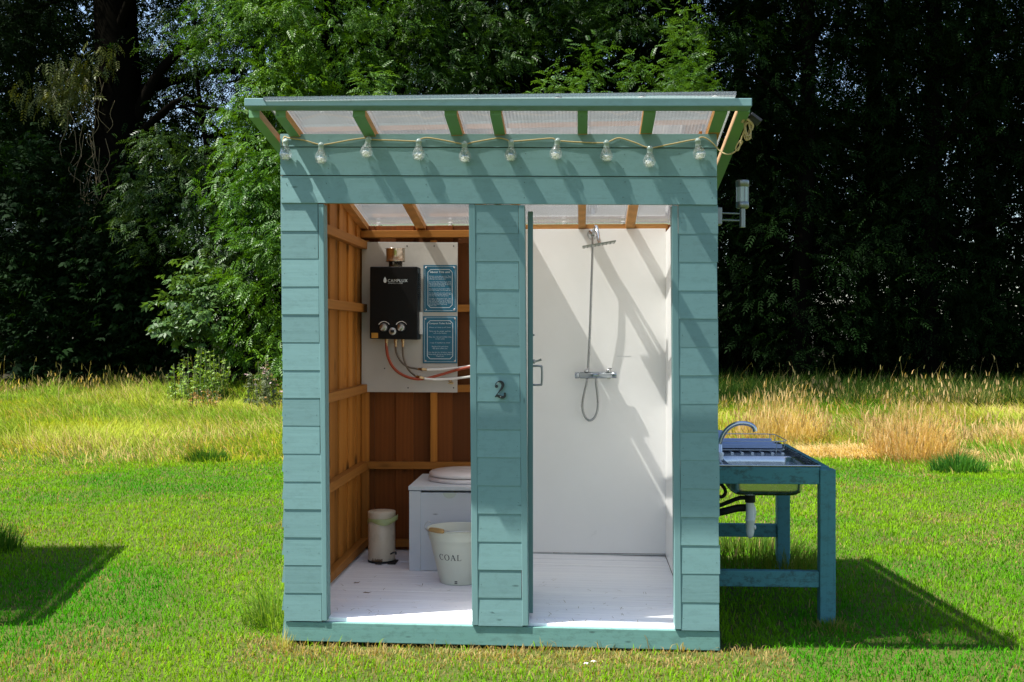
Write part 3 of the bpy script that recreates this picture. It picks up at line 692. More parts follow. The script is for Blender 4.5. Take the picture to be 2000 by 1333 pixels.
# ================================================================== COMPOST TOILET
YT = 1.06; xa = at(799, 1000, YT).x; xb = -.45; zT = at(800, 950, YT).z; zF = zfl(xa)
tb = thing('compost_toilet', 'pale painted box toilet with a white seat lid beside the bucket', 'toilet', ((xa + xb) / 2, 1.3, zF))
b = MB(); b.box(xa + .055, xb, YT + .012, YB - .05, zF + .002, zT - .035); b.obj('box', M['whitebox'], tb, .002)
b = MB(); b.box(xa, xa + .062, YT, YT + .05, zF + .001, zT - .026); b.box(xa, xa + .02, YT + .051, YB - .05, zF + .001, zT - .026); b.obj('corner_board', M['whitebox'], tb, .002)
b = MB(); b.box(xa - .004, xb, YT - .004, YB - .05, zT - .022, zT); b.obj('bench_top', M['whitebox'], tb, .003)
b = MB(); c = at(878, 956, YT + .010); b.add([(c.x + cos(t) * .036, YT + .0105, zT - .036 + sin(t) * .030) for t in np.linspace(pi, 2 * pi, 15)], [tuple(range(15))]); b.obj('finger_notch', M['galv'], tb)
cs = at(905, 935, YT + .30); sx, sy = .215, .235
sc0 = Vector((cs.x + .02, YT + .31, 0))
b = MB(); b.lathe([(.97, zT + .001), (1.0, zT + .006), (1.0, zT + .020), (.97, zT + .024), (.6, zT + .024)], sc0, 56, ex=sx, ey=sy); so_ = b.obj('seat', M['lidwhite'], tb)
b = MB(); b.lathe([(.95, zT + .028), (.985, zT + .031), (.985, zT + .042), (.94, zT + .050), (.5, zT + .057), (0, zT + .058)], sc0, 56, ex=sx, ey=sy); b.obj('lid', M['lidwhite'], tb)
b = MB()
for dx in (-.20, -.14): b.tube([(sc0.x + dx - .02, YT + .50, zT + .018), (sc0.x + dx + .03, YT + .50, zT + .018)], .016, 12)
b.obj('hinge', M['chromedull'], tb)

# ================================================================== COAL BUCKET
YK = .82; kc = at(897, 1100, YK); zK = zfl(kc.x); r0, r1 = .098, .163; hk = at(897, 1031, YK).z - zK
bk = thing('bucket', 'pale cream metal bucket lettered COAL in front of the box toilet', 'bucket', (kc.x, YK, zK))
C0 = Vector((kc.x, YK, zK))
def rk(z): return r0 + (r1 - r0) * z / hk
b = MB(); b.lathe([(r0 * .96, .006), (r0 * .98, .001), (r0, .003), (r0 + .001, .010), (rk(.03), .03)] + [(rk(t * hk), t * hk) for t in np.linspace(.15, .80, 8)] + [(rk(.82 * hk) + .003, .82 * hk), (rk(.84 * hk) + .001, .84 * hk), (rk(.97 * hk), .97 * hk), (r1 + .004, hk * .985), (r1 + .005, hk), (r1, hk + .003), (r1 - .004, hk), (rk(.5 * hk) - .004, .5 * hk), (r0 - .004, .012), (0, .012)], C0, 64)
b.obj('body', M['creamgreen'], bk, recalc=False)
b = MB(); hL = C0 + Vector((-r1 - .003, -.015, hk - .004)); hR = C0 + Vector((r1 + .003, -.015, hk - .004))
b.tube(catmull([hL + Vector((.02, .012, .030)), hL + Vector((.006, .006, .036)), hL + Vector((-.010, 0, .018)), hL + Vector((-.006, -.01, .002)), hL + Vector((.018, -.058, -.004)), C0 + Vector((-.128, -r1 * .68, hk + .004)), C0 + Vector((-.03, -r1 - .002, hk + .009)), C0 + Vector((.08, -r1 * .95, hk + .008)), hR], 8), .0027, 8)
bh = b.obj('handle', M['galv'], bk)
b = MB(); A = C0 + Vector((-.140, -r1 * .60, hk + .006)); B = C0 + Vector((-.062, -r1 * .97, hk + .006)); b.tube([lerp(A, B, t) for t in (0, .04, .2, .5, .8, .96, 1)], [.008, .011, .0125, .0135, .0125, .011, .008], 14); b.obj('grip', M['grip'], bh)
b = MB(); b.lathe([(.011, 0), (.011, .004), (0, .005)], C0 + Vector((-r1 + .002, -.005, hk - .03)), 12, axis='x'); b.obj('handle_lug', M['galv'], bk)
SER = {  # strokes (points, start width, end width) in a unit box 1 high
 'C': [([(.74, .74), (.66, .92), (.46, 1.0), (.24, .90), (.10, .66), (.10, .34), (.24, .10), (.46, 0), (.66, .08), (.76, .26)], [.03, .05, .06, .10, .15, .15, .10, .06, .05, .03]), ([(.74, 1.0), (.74, .70)], [.05, .05])],
 'O': [([(.46, 1.0), (.22, .90), (.09, .66), (.09, .34), (.22, .10), (.46, 0), (.70, .10), (.83, .34), (.83, .66), (.70, .90), (.46, 1.0), (.40, 1.0)], [.06, .09, .15, .15, .09, .06, .09, .15, .15, .09, .06, .06])],
 'A': [([(.42, 1.0), (.10, .02)], [.06, .06]), ([(.42, 1.0), (.76, .02)], [.15, .15]), ([(.22, .36), (.62, .36)], [.05, .05]), ([(0, .02), (.24, .02)], [.05, .05]), ([(.60, .02), (.92, .02)], [.05, .05])],
 'L': [([(.18, .98), (.18, .02)], [.14, .14]), ([(.04, .98), (.34, .98)], [.05, .05]), ([(.04, .02), (.66, .02)], [.05, .06]), ([(.66, .0), (.70, .28)], [.08, .03])]}
lt = MB(); ang = -pi / 2 - .74; zl = .475 * hk; HL = .030
for ch, adv in (('C', .98), ('O', 1.02), ('A', .98), ('L', .8)):
    for pts, wd in SER[ch]:
        P, Wd = [], []
        for i in range(len(pts) - 1):
            for j in range(3): t = j / 3; P.append((lerp(pts[i][0], pts[i + 1][0], t), lerp(pts[i][1], pts[i + 1][1], t))); Wd.append(lerp(wd[i], wd[i + 1], t))
        P.append(pts[-1]); Wd.append(wd[-1])
        if ch in 'CO' and len(pts) > 3:
            P = [(p.x, p.y) for p in catmull([(a, b_, 0) for a, b_ in pts], 3)]; Wd = [lerp(wd[min(int(i / 3), len(wd) - 1)], wd[min(int(i / 3) + 1, len(wd) - 1)], (i % 3) / 3) for i in range(len(P))]
        def plk(u, v, t, A0=ang):
            z = zl + v * HL; r = rk(z) + .0005 + t; a = A0 + u * HL / rk(zl); return C0 + Vector((cos(a) * r, sin(a) * r, z))
        ribbon(lt, P, Wd, plk, .0006)
    ang += adv * HL / rk(zl) * 1.08
lt.obj('lettering', M['iron'], bk)
b = MB(); an = -pi / 2 - .06; c = C0 + Vector((cos(an) * (rk(.02) + .001), sin(an) * (rk(.02) + .001), .018))
for dz in (-.004, .004): b.box(c.x - .007, c.x + .007, c.y - .001, c.y + .002, c.z + dz - .002, c.z + dz + .002)
b.obj('maker_stamp', M['iron'], bk)

# ================================================================== SHOWER
YS = YB - .0245
sh = thing('shower', 'chrome shower with square head, hose and mixer bar on white wall', 'shower', (at(1163, 733, YS).x, YS, at(1163, 733, YS).z))
ys = YS - .055
b = MB(); a = at(1123, 733.5, ys); c = at(1204, 733, ys)
b.tube([a, lerp(a, c, .10), lerp(a, c, .105), lerp(a, c, .12), lerp(a, c, .125), lerp(a, c, .88), lerp(a, c, .885), lerp(a, c, .9), c], [.018, .018, .0155, .0155, .019, .019, .0155, .018, .018], 24)
mbo = b.obj('mixer_bar', M['barmetal'], sh)
for px in (1145, 1189):
    p = at(px, 727, ys); kb = MB(); kb.lathe([(.012, 0), (.015, .005), (.012, .014), (.008, .018), (0, .019)], (p.x, p.y, p.z), 20); kb.bar((p.x - .004, p.y - .004, p.z + .018), (p.x + .018, p.y - .010, p.z + .020), .008, .005); kb.obj('knob', M['chrome'], mbo)
    w_ = MB(); w_.tube([(p.x, ys, p.z - .02), (p.x, YS + .002, p.z - .02)], .012, 16); w_.lathe([(.022, 0), (.020, .008), (.012, .011)], (p.x, YS - .012, p.z - .02), 24, axis='y'); w_.obj('wall_flange', M['chrome'], mbo)
def ribbed(pts, r, k=3):
    out = [Vector(p) for p in pts]; L = [0]
    for i in range(1, len(out)): L.append(L[-1] + (out[i] - out[i - 1]).length)
    n = int(L[-1] / .0035); P = []; R = []
    j = 0
    for i in range(n + 1):
        s = L[-1] * i / n
        while j < len(L) - 2 and L[j + 1] < s: j += 1
        t = (s - L[j]) / max(1e-6, L[j + 1] - L[j]); P.append(lerp(out[j], out[j + 1], min(1, t))); R.append(r * (1.0 if i % 2 else .82))
    return P, R
b = MB(); P, R = ribbed(catmull([at(1157.5, 462, ys - .01), at(1157, 500, ys - .01), at(1155, 560, ys - .01), at(1152.5, 640, ys), at(1149.5, 700, ys), at(1148, 729, ys)], 8), .0078); b.tube(P, R, 10); b.obj('riser_hose', M['chromedull'], sh)
b = MB(); P, R = ribbed(catmull([at(1146.5, 740, ys), at(1145, 752, ys), at(1139, 778, ys + .01), at(1137.5, 797, ys + .015), at(1142, 813, ys + .015), at(1151, 821.5, ys + .015), at(1161, 816, ys + .015), at(1167, 800, ys + .015), at(1167.5, 778, ys + .01), at(1164.5, 752, ys), at(1164, 740, ys)], 8), .0078); b.tube(P, R, 10); b.obj('loop_hose', M['chromedull'], sh)
pA = at(1157, 459, YS)
b = MB(); b.lathe([(.030, 0), (.030, -.012), (.022, -.018), (.020, -.05), (.016, -.054), (0, -.054)], pA, 24, axis='y'); b.obj('wall_bracket', M['chrome'], sh)
b = MB(); hd = at(1170, 479, YS - .22)
b.tube(catmull([pA + Vector((.005, -.04, 0)), pA + Vector((.012, -.09, .022)), pA + Vector((.020, -.16, .030)), hd + Vector((-.004, .01, .038)), hd + Vector((0, 0, .006))], 8), [.011] * 33, 14); b.obj('shower_arm', M['chrome'], sh)
b = MB(); ax = Vector((1, 0, .165)).normalized(); dp = Vector((0, 1, .02)).normalized(); nn = ax.cross(dp).normalized(); hw = .094
P = []
for w_ in (0, .007):
    for i, j in ((-1, -1), (1, -1), (1, 1), (-1, 1)): P.append(hd + ax * hw * i + dp * hw * j + nn * w_)
b.add(P, [(3, 2, 1, 0), (4, 5, 6, 7), (0, 1, 5, 4), (1, 2, 6, 5), (2, 3, 7, 6), (3, 0, 4, 7)]); hdo = b.obj('shower_head', M['headmetal'], sh, .0015)
b = MB()
for i in range(9):
    for j in range(9):
        p = hd + ax * hw * (i - 4) / 4.4 + dp * hw * (j - 4) / 4.4; b.tube([p - nn * .0003, p - nn * .0022], .0032, 6)
b.obj('nozzles', M['headmetal'], hdo)

# ================================================================== STRING LIGHT
sg = thing('string_light', 'jute string light with ten clear glass bulbs across the hut front', 'string light', at(975, 275, -.03))
path = [(552, 285), (555, 268), (563, 270), (592, 274), (613, 280), (627, 283), (640, 282), (680, 274.5), (708, 270.5), (717, 271), (726, 273), (770, 274.5), (815, 276), (822, 272), (836, 269.5), (870, 275), (906, 281.5), (925, 278), (960, 272), (976, 270), (990, 273.5), (999, 276.5), (1040, 273.5), (1078, 270.5), (1088, 275), (1130, 278), (1180, 279.5), (1192, 276), (1210, 270), (1240, 279), (1268, 289), (1300, 284), (1345, 275), (1362, 272), (1370, 268.5), (1380, 271), (1393, 281), (1402, 291)]
b = MB(); P = [at(x, y, -.0272 - (.0015 if i % 2 else 0)) for i, (x, y) in enumerate(path)]
P += [at(1412, 299, -.10), at(1424, 302, -.12), at(1436, 296, -.13), at(1447, 283, -.14), at(1450, 277, -.15), at(1446, 275, -.155), at(1439, 284, -.15), at(1437, 293, -.14), at(1443, 292, -.15), at(1449, 268, -.16), at(1455, 252, -.17), at(1458, 240, -.18)]
b.tube(catmull(P, 4), .0031, 7); b.obj('cord', M['twine'], sg)
b = MB(); c0 = at(1460, 250, -.17)
for k in range(4):
    ph = random.uniform(0, 6); rx, rz_ = random.uniform(.008, .015), random.uniform(.025, .045); tl = random.uniform(-.5, .3)
    b.tube([c0 + Vector((cos(t) * rx + sin(t) * rz_ * tl * .5 + random.uniform(-.002, .002), sin(t * 2 + ph) * .008 - .004 * k, sin(t) * rz_ - .01)) for t in np.linspace(0, 2 * pi * 1.0, 22)], .0031, 6)
b.tube(catmull([at(1449, 240, -.19), at(1455, 232, -.19), at(1463, 236, -.19), at(1470, 245, -.18), at(1468, 254, -.17)], 6), .0055, 7)
b.obj('cord_bundle', M['twine'], sg)
bulbs = [(558, 297, .0), (627, 304, 0), (715.5, 292, .18), (817.5, 297, .02), (908, 302, -.03), (997.5, 299, .03), (1085.5, 296, .14), (1184.5, 300, .0), (1268, 311, .06), (1366, 296, -.12)]
for (px, py, tilt) in bulbs:
    cc = at(px, py + 5, -.052); R = Matrix.Rotation(tilt, 3, 'Y')
    prof = [(0, -.027), (.012, -.0255), (.0215, -.018), (.027, -.005), (.0265, .007), (.021, .020), (.0145, .032), (.0125, .038)]
    g_ = MB(); g_.lathe(prof, (0, 0, 0), 24); g_.v = [tuple(cc + R @ Vector(v)) for v in g_.v]; g_.f = [f for f in g_.f if len(f) < 10]; g_.m = g_.m[:len(g_.f)]; g_.sm = g_.sm[:len(g_.f)]
    go = g_.obj('bulb', M['bulb'], sg)
    c_ = MB(); c_.lathe([(.0125, .036), (.0125, .052), (.0135, .053), (.0135, .059), (.009, .066), (.004, .070), (0, .070)], (0, 0, 0), 18); c_.v = [tuple(cc + R @ Vector(v)) for v in c_.v]; c_.obj('cap', M['lampglass'], go)
    wv = MB(); pts = []
    for k in range(34):
        a = k * 2.4 + px; rr = .019 * (0.55 + .45 * abs(sin(k * 1.3))); z = -.012 + .026 * k / 34 * (1 if k % 2 else .6); pts.append(cc + R @ Vector((cos(a) * rr, sin(a) * rr, z - .008)))
    wv.tube(catmull(pts, 3), .0019, 5); wv.obj('filament_wire', M['sparkle'], go)
sp_ = thing('solar_panel', 'small black solar panel clipped behind the end of the barge board', 'solar panel', at(1472, 232, -.1))
b = MB(); A, B = at(1464, 226, -.16), at(1484, 241, -.16); b.bar(A, B, .11, .012, up=(.6, 0, .8)); b.obj('panel', M['solar'], sp_, .002)
b = MB(); b.tube([A, A + Vector((-.015, 0, -.01))], .008, 10); b.obj('bracket', M['blackmatt'], sp_)

# ================================================================== WALL LAMP
YL = .12
lc = at(1450, 400, YL)
wl = thing('wall_lamp', 'grey metal solar lamp on a two armed bracket at the hut side', 'lamp', (lc.x, YL, lc.z))
def zz(py): return at(1450, py, YL).z
b = MB(); b.lathe([(.0, zz(353)), (.0285, zz(353)), (.0295, zz(354.5)), (.0295, zz(365)), (.027, zz(366))], (lc.x, YL, 0), 28); b.obj('cap', M['lampmetal'], wl)
b = MB(); b.lathe([(.0265, zz(366)), (.0265, zz(395))], (lc.x, YL, 0), 28); b.obj('lens', M['lampglass'], wl)
b = MB()
for k in range(8):
    a = 2 * pi * k / 8 + .25; b.box(lc.x + cos(a) * .0275 - .002, lc.x + cos(a) * .0275 + .002, YL + sin(a) * .0275 - .002, YL + sin(a) * .0275 + .002, zz(395), zz(366))
b.lathe([(.027, zz(395)), (.0285, zz(395.5)), (.0285, zz(406)), (.02, zz(408)), (.0, zz(408))], (lc.x, YL, 0), 28); b.obj('cage', M['lampmetal'], wl)
b = MB(); b.tube([(lc.x, YL, zz(408)), (lc.x, YL, zz(444.5))], .0125, 18); b.obj('stem', M['lampmetal'], wl)
b = MB()
for py in (418, 431.5): b.tube([(lc.x, YL, zz(py)), (.612, YL, zz(py) + .004)], .0038, 8)
b.obj('bracket_arm', M['lampmetal'], wl)
b = MB(); b.box(.558 + .015, .632, YL - .03, YL + .03, zz(440), zz(406)); b.obj('wall_plate', M['lampmetal'], wl, .004)

# ================================================================== SINK TABLE
ZT = .742
xo0, xo1 = .580, 1.222; yo0, yo1 = .515, 1.815
tbx = thing('sink_table', 'weathered teal timber stand carrying the outdoor sink', 'table', (.93, 1.16, 0))
def leg(x, y, w=.074):
    b = MB(); b.box(x - w / 2, x + w / 2, y - w / 2, y + w / 2, -.02, ZT - .012); b.obj('leg', M['tealdarkz'], tbx, .004)
fx0, fx1 = xo0 + .037, xo1 - .037; fy0, fy1 = yo0 + .037, yo1 - .037
for x in (fx0, fx1):
    for y in (fy0, fy1): leg(x, y)
b = MB(); b.box(fx0 + .038, fx1 - .038, fy0 - .026, fy0 + .020, ZT - .085, ZT - .004); b.obj('apron', M['tealdark'], tbx, .003)
b = MB(); b.box(fx0 + .038, fx1 - .038, fy1 - .020, fy1 + .026, ZT - .085, ZT - .004); b.obj('apron', M['tealdark'], tbx, .003)
for x in (fx0, fx1):
    b = MB(); b.box(x - .022, x + .022, fy0 + .038, fy1 - .038, ZT - .085, ZT - .006); b.obj('apron', M['tealdark'], tbx, .003)
z0 = at(1500, 1145, fy0).z; z1 = at(1500, 1114, fy0).z
b = MB(); b.box(fx0 + .038, fx1 - .038, fy0 - .022, fy0 + .022, z0, z1); b.obj('stretcher', M['tealdark'], tbx, .003)
z0 = at(1450, 1048, fy1).z; z1 = at(1450, 1023, fy1).z
b = MB(); b.box(fx0 + .038, fx1 - .038, fy1 - .022, fy1 + .022, z0, z1); b.obj('stretcher', M['tealdark'], tbx, .003)
# sink unit
sk = thing('sink', 'stainless steel sink with drainer and curved tap in the teal stand', 'sink', (.93, 1.1, ZT))
sx0, sx1, sy0, sy1 = xo0 + .072, xo1 - .072, yo0 + .020, yo1 - .03
b = MB(); bx0, bx1, by0, by1 = .735, 1.095, .60, 1.00; N = 64
def sup(cx, cy, rx, ry, z, e=.22):
    return [(cx + rx * math.copysign(abs(cos(t)) ** e, cos(t)), cy + ry * math.copysign(abs(sin(t)) ** e, sin(t)), z) for t in np.linspace(0, 2 * pi, N, endpoint=False)]
cx, cy, rx, ry = (bx0 + bx1) / 2, (by0 + by1) / 2, (bx1 - bx0) / 2, (by1 - by0) / 2
yd = 1.06
def rect(z, ix=0):
    out = []
    for p in sup(cx, cy, rx, ry, z):
        dx, dy = p[0] - cx, p[1] - cy
        kx = ((sx1 - cx) if dx > 0 else (cx - sx0)) / max(abs(dx), 1e-6); ky = ((yd - cy) if dy > 0 else (cy - sy0)) / max(abs(dy), 1e-6); k = min(kx, ky); out.append((cx + dx * k, cy + dy * k, z))
    return out
loops = [rect(ZT), sup(cx, cy, rx + .006, ry + .006, ZT), sup(cx, cy, rx, ry, ZT - .006), sup(cx, cy, rx - .002, ry - .002, ZT - .03), sup(cx, cy, rx - .005, ry - .005, ZT - .122, .24), sup(cx, cy, rx - .012, ry - .012, ZT - .140, .26), sup(cx, cy, rx - .03, ry - .03, ZT - .152, .3), sup(cx, cy, rx - .07, ry - .07, ZT - .158, .35), sup(cx, cy, .03, .03, ZT - .162, 1)]
vs = [v for lp in loops for v in lp]
b.add(vs, [(i * N + k, i * N + (k + 1) % N, (i + 1) * N + (k + 1) % N, (i + 1) * N + k) for i in range(len(loops) - 1) for k in range(N)], 0, True)
bo2 = b.obj('basin', M['steel'], sk); sm_ = bo2.modifiers.new('thickness', 'SOLIDIFY'); sm_.thickness = .0015
b = MB(); b.box(sx0, sx1, yd + .0005, sy1, ZT - .004, ZT)
for k in range(7):
    x = bx0 + .02 + k * .053; b.hexa([(x - .010, yd + .06, ZT + .0005), (x + .010, yd + .06, ZT + .0005), (x + .006, yd + .06, ZT + .007), (x - .006, yd + .06, ZT + .007), (x - .010, sy1 - .08, ZT + .0005), (x + .010, sy1 - .08, ZT + .0005), (x + .006, sy1 - .08, ZT + .007), (x - .006, sy1 - .08, ZT + .007)])
b.obj('drainer', M['steel'], sk, .0015)
b = MB()
for (x0_, x1_, y0_, y1_) in ((sx0 - .006, sx1 + .006, sy0 - .006, sy0 + .008), (sx0 - .006, sx1 + .006, sy1 - .008, sy1 + .006), (sx1 - .008, sx1 + .006, sy0 + .0085, sy1 - .0085), (sx0 - .006, sx0 + .008, sy0 + .0085, sy1 - .0085)):
    b.box(x0_, x1_, y0_, y1_, ZT + .0006, ZT + .007)
b.obj('rim', M['steel'], sk, .003)
tp = MB(); t0 = at(1404, 884, .98); t0.z = ZT
tp.lathe([(.026, 0), (.026, .012), (.018, .02), (.017, .06), (.012, .066)], t0, 24)
tp.tube(catmull([t0 + Vector((0, 0, .06))] + [at(px, py, .98) for px, py in ((1405.5, 868), (1411, 852), (1421, 838), (1436, 829), (1452, 827), (1466, 830), (1473, 836), (1475, 843))], 6), [.012] * 55, 14)
tpo = tp.obj('tap', M['steel'], sk)
b = MB(); b.lathe([(.014, 0), (.014, .018), (.016, .022), (.016, .034), (0, .036)], at(1407, 893, .70) - Vector((0, 0, .012)), 16); b.obj('tap_knob', M['white'], tpo)
tr_ = Vector((at(1465, 1000, .78).x, .78, 0)); zv = lambda py: at(1465, py, .78).z
b = MB(); b.lathe([(.026, zv(967)), (.026, zv(981)), (.020, zv(982))], tr_, 20); b.obj('waste_nut', M['blackmatt'], sk)
b = MB(); b.lathe([(.021, zv(981)), (.021, zv(1012)), (.024, zv(1013)), (.024, zv(1018)), (.021, zv(1019)), (.021, zv(1038)), (.017, zv(1046)), (.008, zv(1051)), (0, zv(1052))], tr_, 22)
b.tube(catmull([(tr_.x, tr_.y + .02, zv(1030)), (tr_.x + .012, tr_.y + .04, zv(1015)), (tr_.x + .016, tr_.y + .04, zv(1000)), (tr_.x + .006, tr_.y + .05, zv(990))], 6), .021, 14)
b.lathe([(.010, 0), (.012, .006), (.010, .010), (0, .010)], tr_ + Vector((.018, -.004, zv(1030))), 12, axis='x')
b.obj('waste_trap', M['white'], sk)
for pts, r in (([(1462, 973, 0), (1445, 973, .01), (1425, 980, .04), (1400, 990, .08), (1370, 1000, .1)], .011), ([(1462, 992, .04), (1440, 993, .04), (1415, 999, .05), (1380, 1006, .1)], .019), ([(1398, 940, .1), (1410, 948, .1), (1417, 960, .1), (1412, 970, .1), (1400, 968, .1), (1385, 950, .1)], .009)):
    b = MB(); b.tube(catmull([at(px, py, .80 + d) for px, py, d in pts], 7), r, 12); b.obj('waste_hose', M['blackmatt'], sk)
# dish rack standing on the drainer
dr_ = thing('dish_rack', 'blue grey wire dish rack standing on the sink drainer', 'dish rack', (.95, 1.5, ZT))
ra0, ra1, rb0, rb1 = .70, 1.10, 1.18, 1.62; zr0, zr1 = ZT + .014, ZT + .062
def ringpts(z, e=0.0):
    c = .05; pts = []
    for (ox, oy, a0) in ((ra1 - c, rb1 - c, 0), (ra0 + c, rb1 - c, pi / 2), (ra0 + c, rb0 + c, pi), (ra1 - c, rb0 + c, 1.5 * pi)):
        for t in np.linspace(a0, a0 + pi / 2, 6): pts.append((ox + (c + e) * cos(t), oy + (c + e) * sin(t), z))
    return pts + pts[:1]
b = MB(); b.tube(ringpts(zr1, .012), .0026, 7); b.tube(ringpts(zr0), .0022, 7)
T_, B_ = ringpts(zr1, .012), ringpts(zr0)
for i in range(0, 24, 3): b.tube([T_[i], B_[i]], .0017, 6)
for k in range(5): x = ra0 + .06 + k * .07; b.tube([(x, rb0, zr0), (x, rb1, zr0)], .0016, 6)
for x in (ra0 + .05, ra1 - .05):
    for y in (rb0 + .01, rb1 - .01): b.tube([(x, y, ZT + .002), (x, y, zr0)], .003, 7)
b.obj('wire_frame', M['galv'], dr_)
b = MB(); b.box(ra0 + .02, ra1 - .01, rb0 + .06, rb1 - .03, zr0 + .004, zr0 + .010)
for (x0_, x1_, y0_, y1_) in ((ra0 + .02, ra1 - .01, rb0 + .055, rb0 + .0595), (ra0 + .02, ra1 - .01, rb1 - .0295, rb1 - .025)): b.box(x0_, x1_, y0_, y1_, zr0 + .004, zr0 + .026)
b.obj('tray', M['tray'], dr_, .002)
b = MB(); b.box(ra0 + .03, ra0 + .11, rb1 - .13, rb1 - .05, zr0 + .0105, zr0 + .075); b.obj('cutlery_cup', M['tray'], dr_, .008, 3)

# ================================================================== small litter
def leaf_litter(label, px, py, w, h, rot):
    p = onground(px, py, zfl(-.9) + .002); p.z = zfl(p.x) + .003
    b = MB(); pts = [(-1, 0, .3), (-.5, .42, .9), (.2, .5, .5), (1, .05, 1.2), (.3, -.45, .2), (-.5, -.38, .7)]
    b.add([p + Vector((a * w * cos(rot) - c * h * sin(rot), a * w * sin(rot) + c * h * cos(rot), z * .006)) for a, c, z in pts] + [p + Vector((0, 0, .001))], [(0, 1, 6), (1, 2, 6), (2, 3, 6), (3, 4, 6), (4, 5, 6), (5, 0, 6)])
    o = b.obj('dry_leaf', M['dryleaf'], recalc=False); tag(o, label, 'leaf', 'dry leaves on the white floor')
leaf_litter('curled dry brown leaf on white floor, nearer the bin', 697, 1141, .018, .012, .3)
leaf_litter('flat dry brown leaf on white floor, nearer the doorsill', 717, 1160, .023, .010, -.1)

# ================================================================== VEGETATION
def fastmesh(name, V, Fq, colors=None, mat=None, tri=None):
    """V (n,3); Fq (m,4) quads; tri (k,3); colors per vertex (n,3)"""
    me = bpy.data.meshes.new(name)
    nq = 0 if Fq is None else len(Fq); nt = 0 if tri is None else len(tri)
    me.vertices.add(len(V)); me.vertices.foreach_set('co', np.ascontiguousarray(V, dtype=np.float32).ravel())
    loops = np.concatenate(([Fq.ravel()] if nq else []) + ([tri.ravel()] if nt else [])).astype(np.int32)
    me.loops.add(len(loops)); me.loops.foreach_set('vertex_index', loops)
    st = np.concatenate(([np.arange(nq) * 4] if nq else []) + ([nq * 4 + np.arange(nt) * 3] if nt else [])).astype(np.int32)
    me.polygons.add(nq + nt); me.polygons.foreach_set('loop_start', st)
    me.update(calc_edges=True)
    if colors is not None:
        a = me.color_attributes.new('Col', 'FLOAT_COLOR', 'POINT')
        c = np.ones((len(V), 4), dtype=np.float32); c[:, :3] = colors; a.data.foreach_set('color', c.ravel())
    if mat: me.materials.append(mat)
    return me
def vnoise(x, y, seed=0):
    r = np.random.default_rng(seed); T = r.random((64, 64))
    xi, yi = np.floor(x).astype(int), np.floor(y).astype(int); fx, fy = x - xi, y - yi
    fx, fy = fx * fx * (3 - 2 * fx), fy * fy * (3 - 2 * fy)
    g = lambda a, b: T[a % 64, b % 64]
    return (g(xi, yi) * (1 - fx) + g(xi + 1, yi) * fx) * (1 - fy) + (g(xi, yi + 1) * (1 - fx) + g(xi + 1, yi + 1) * fx) * fy
def fnoise(x, y, s, seed=0): return .55 * vnoise(x / s, y / s, seed) + .3 * vnoise(x / s * 2.1, y / s * 2.1, seed + 1) + .15 * vnoise(x / s * 4.3, y / s * 4.3, seed + 2)

def blades(P, length, width, lean, az, col, curl=0.5, tipcol=None):
    n = len(P); fa = az + pi / 2 + rng.normal(0, .7, n)
    side = np.stack([np.cos(fa), np.sin(fa), np.zeros(n)], 1) * (width / 2)[:, None]
    d = np.stack([np.cos(az), np.sin(az), np.zeros(n)], 1)
    up = np.array([0, 0, 1.0])
    mid = P + (up[None] * (np.cos(lean * (1 - curl)) * .55 * length)[:, None]) + d * (np.sin(lean * (1 - curl)) * .55 * length)[:, None]
    tip = mid + (up[None] * (np.cos(lean * (1 + curl)) * .45 * length)[:, None]) + d * (np.sin(lean * (1 + curl)) * .45 * length)[:, None]
    tip[:, 2] = np.maximum(tip[:, 2], P[:, 2] + .004)
    V = np.stack([P - side, P + side, mid + side * .8, mid - side * .8, tip], 1).reshape(-1, 3)
    o = np.arange(n) * 5
    Q = np.stack([o, o + 1, o + 2, o + 3], 1); T = np.stack([o + 3, o + 2, o + 4], 1)
    C = np.repeat(col[:, None, :], 5, 1)
    if tipcol is not None: C[:, 4] = tipcol; C[:, 2:4] = .5 * (C[:, 2:4] + np.asarray(tipcol).reshape(-1, 1, 3))
    return V, Q, T, C.reshape(-1, 3)
def scatter(n, d0, d1, px0=-330, px1=2330, pw=0.0):
    u = rng.random(n)
    d = d0 * (d1 / d0) ** u if pw else d0 + (d1 - d0) * u
    px = px0 + (px1 - px0) * rng.random(n); a = np.arctan((px - 1000) / F) - TH
    yp = d / (cos(TH) - np.tan(a) * sin(TH)); return np.tan(a) * yp, CY + yp, d
def mixc(a, b, t): return np.asarray(a)[None] * (1 - t[:, None]) + np.asarray(b)[None] * t[:, None]

# --- mown lawn
x, y, d = scatter(330000, 3.9, 14.6)
edge = 12.6 + 2.4 * (fnoise(x, y * .5, 2.4, 5) - .5) + .9 * (fnoise(x, y, .6, 6) - .5)
keep = ~((x > -1.345) & (x < .635) & (y > -.004) & (y < 1.76)) & (d < edge + 1.3 * rng.random(len(x)))
x, y, d = x[keep], y[keep], d[keep]; n = len(x)
nz = fnoise(x, y, 1.3, 21); nf = fnoise(x, y, .28, 31); hutd = np.hypot(np.clip(np.abs(x + .36) - .97, 0, None), np.clip(-y, 0, None) + np.clip(y - 1.7, 0, None))
col = mixc((.042, .215, .003), (.150, .300, .006), np.clip((.7 * nz + .3 * nf - .32) * 3.4, 0, 1))
col = col * (.72 + .56 * rng.random((n, 1)))
dry = np.clip((fnoise(x, y, .55, 41) - .54) * 5, 0, 1) * .34 + .035
front = (y < .05) & (x > -1.5) & (x < .9); dry = np.where(front, np.maximum(dry, np.clip(1.15 - (-y) / .50, 0, 1) * .82), dry)
isd = rng.random(n) < dry
col[isd] = mixc((.34, .27, .10), (.22, .15, .06), rng.random(isd.sum()))
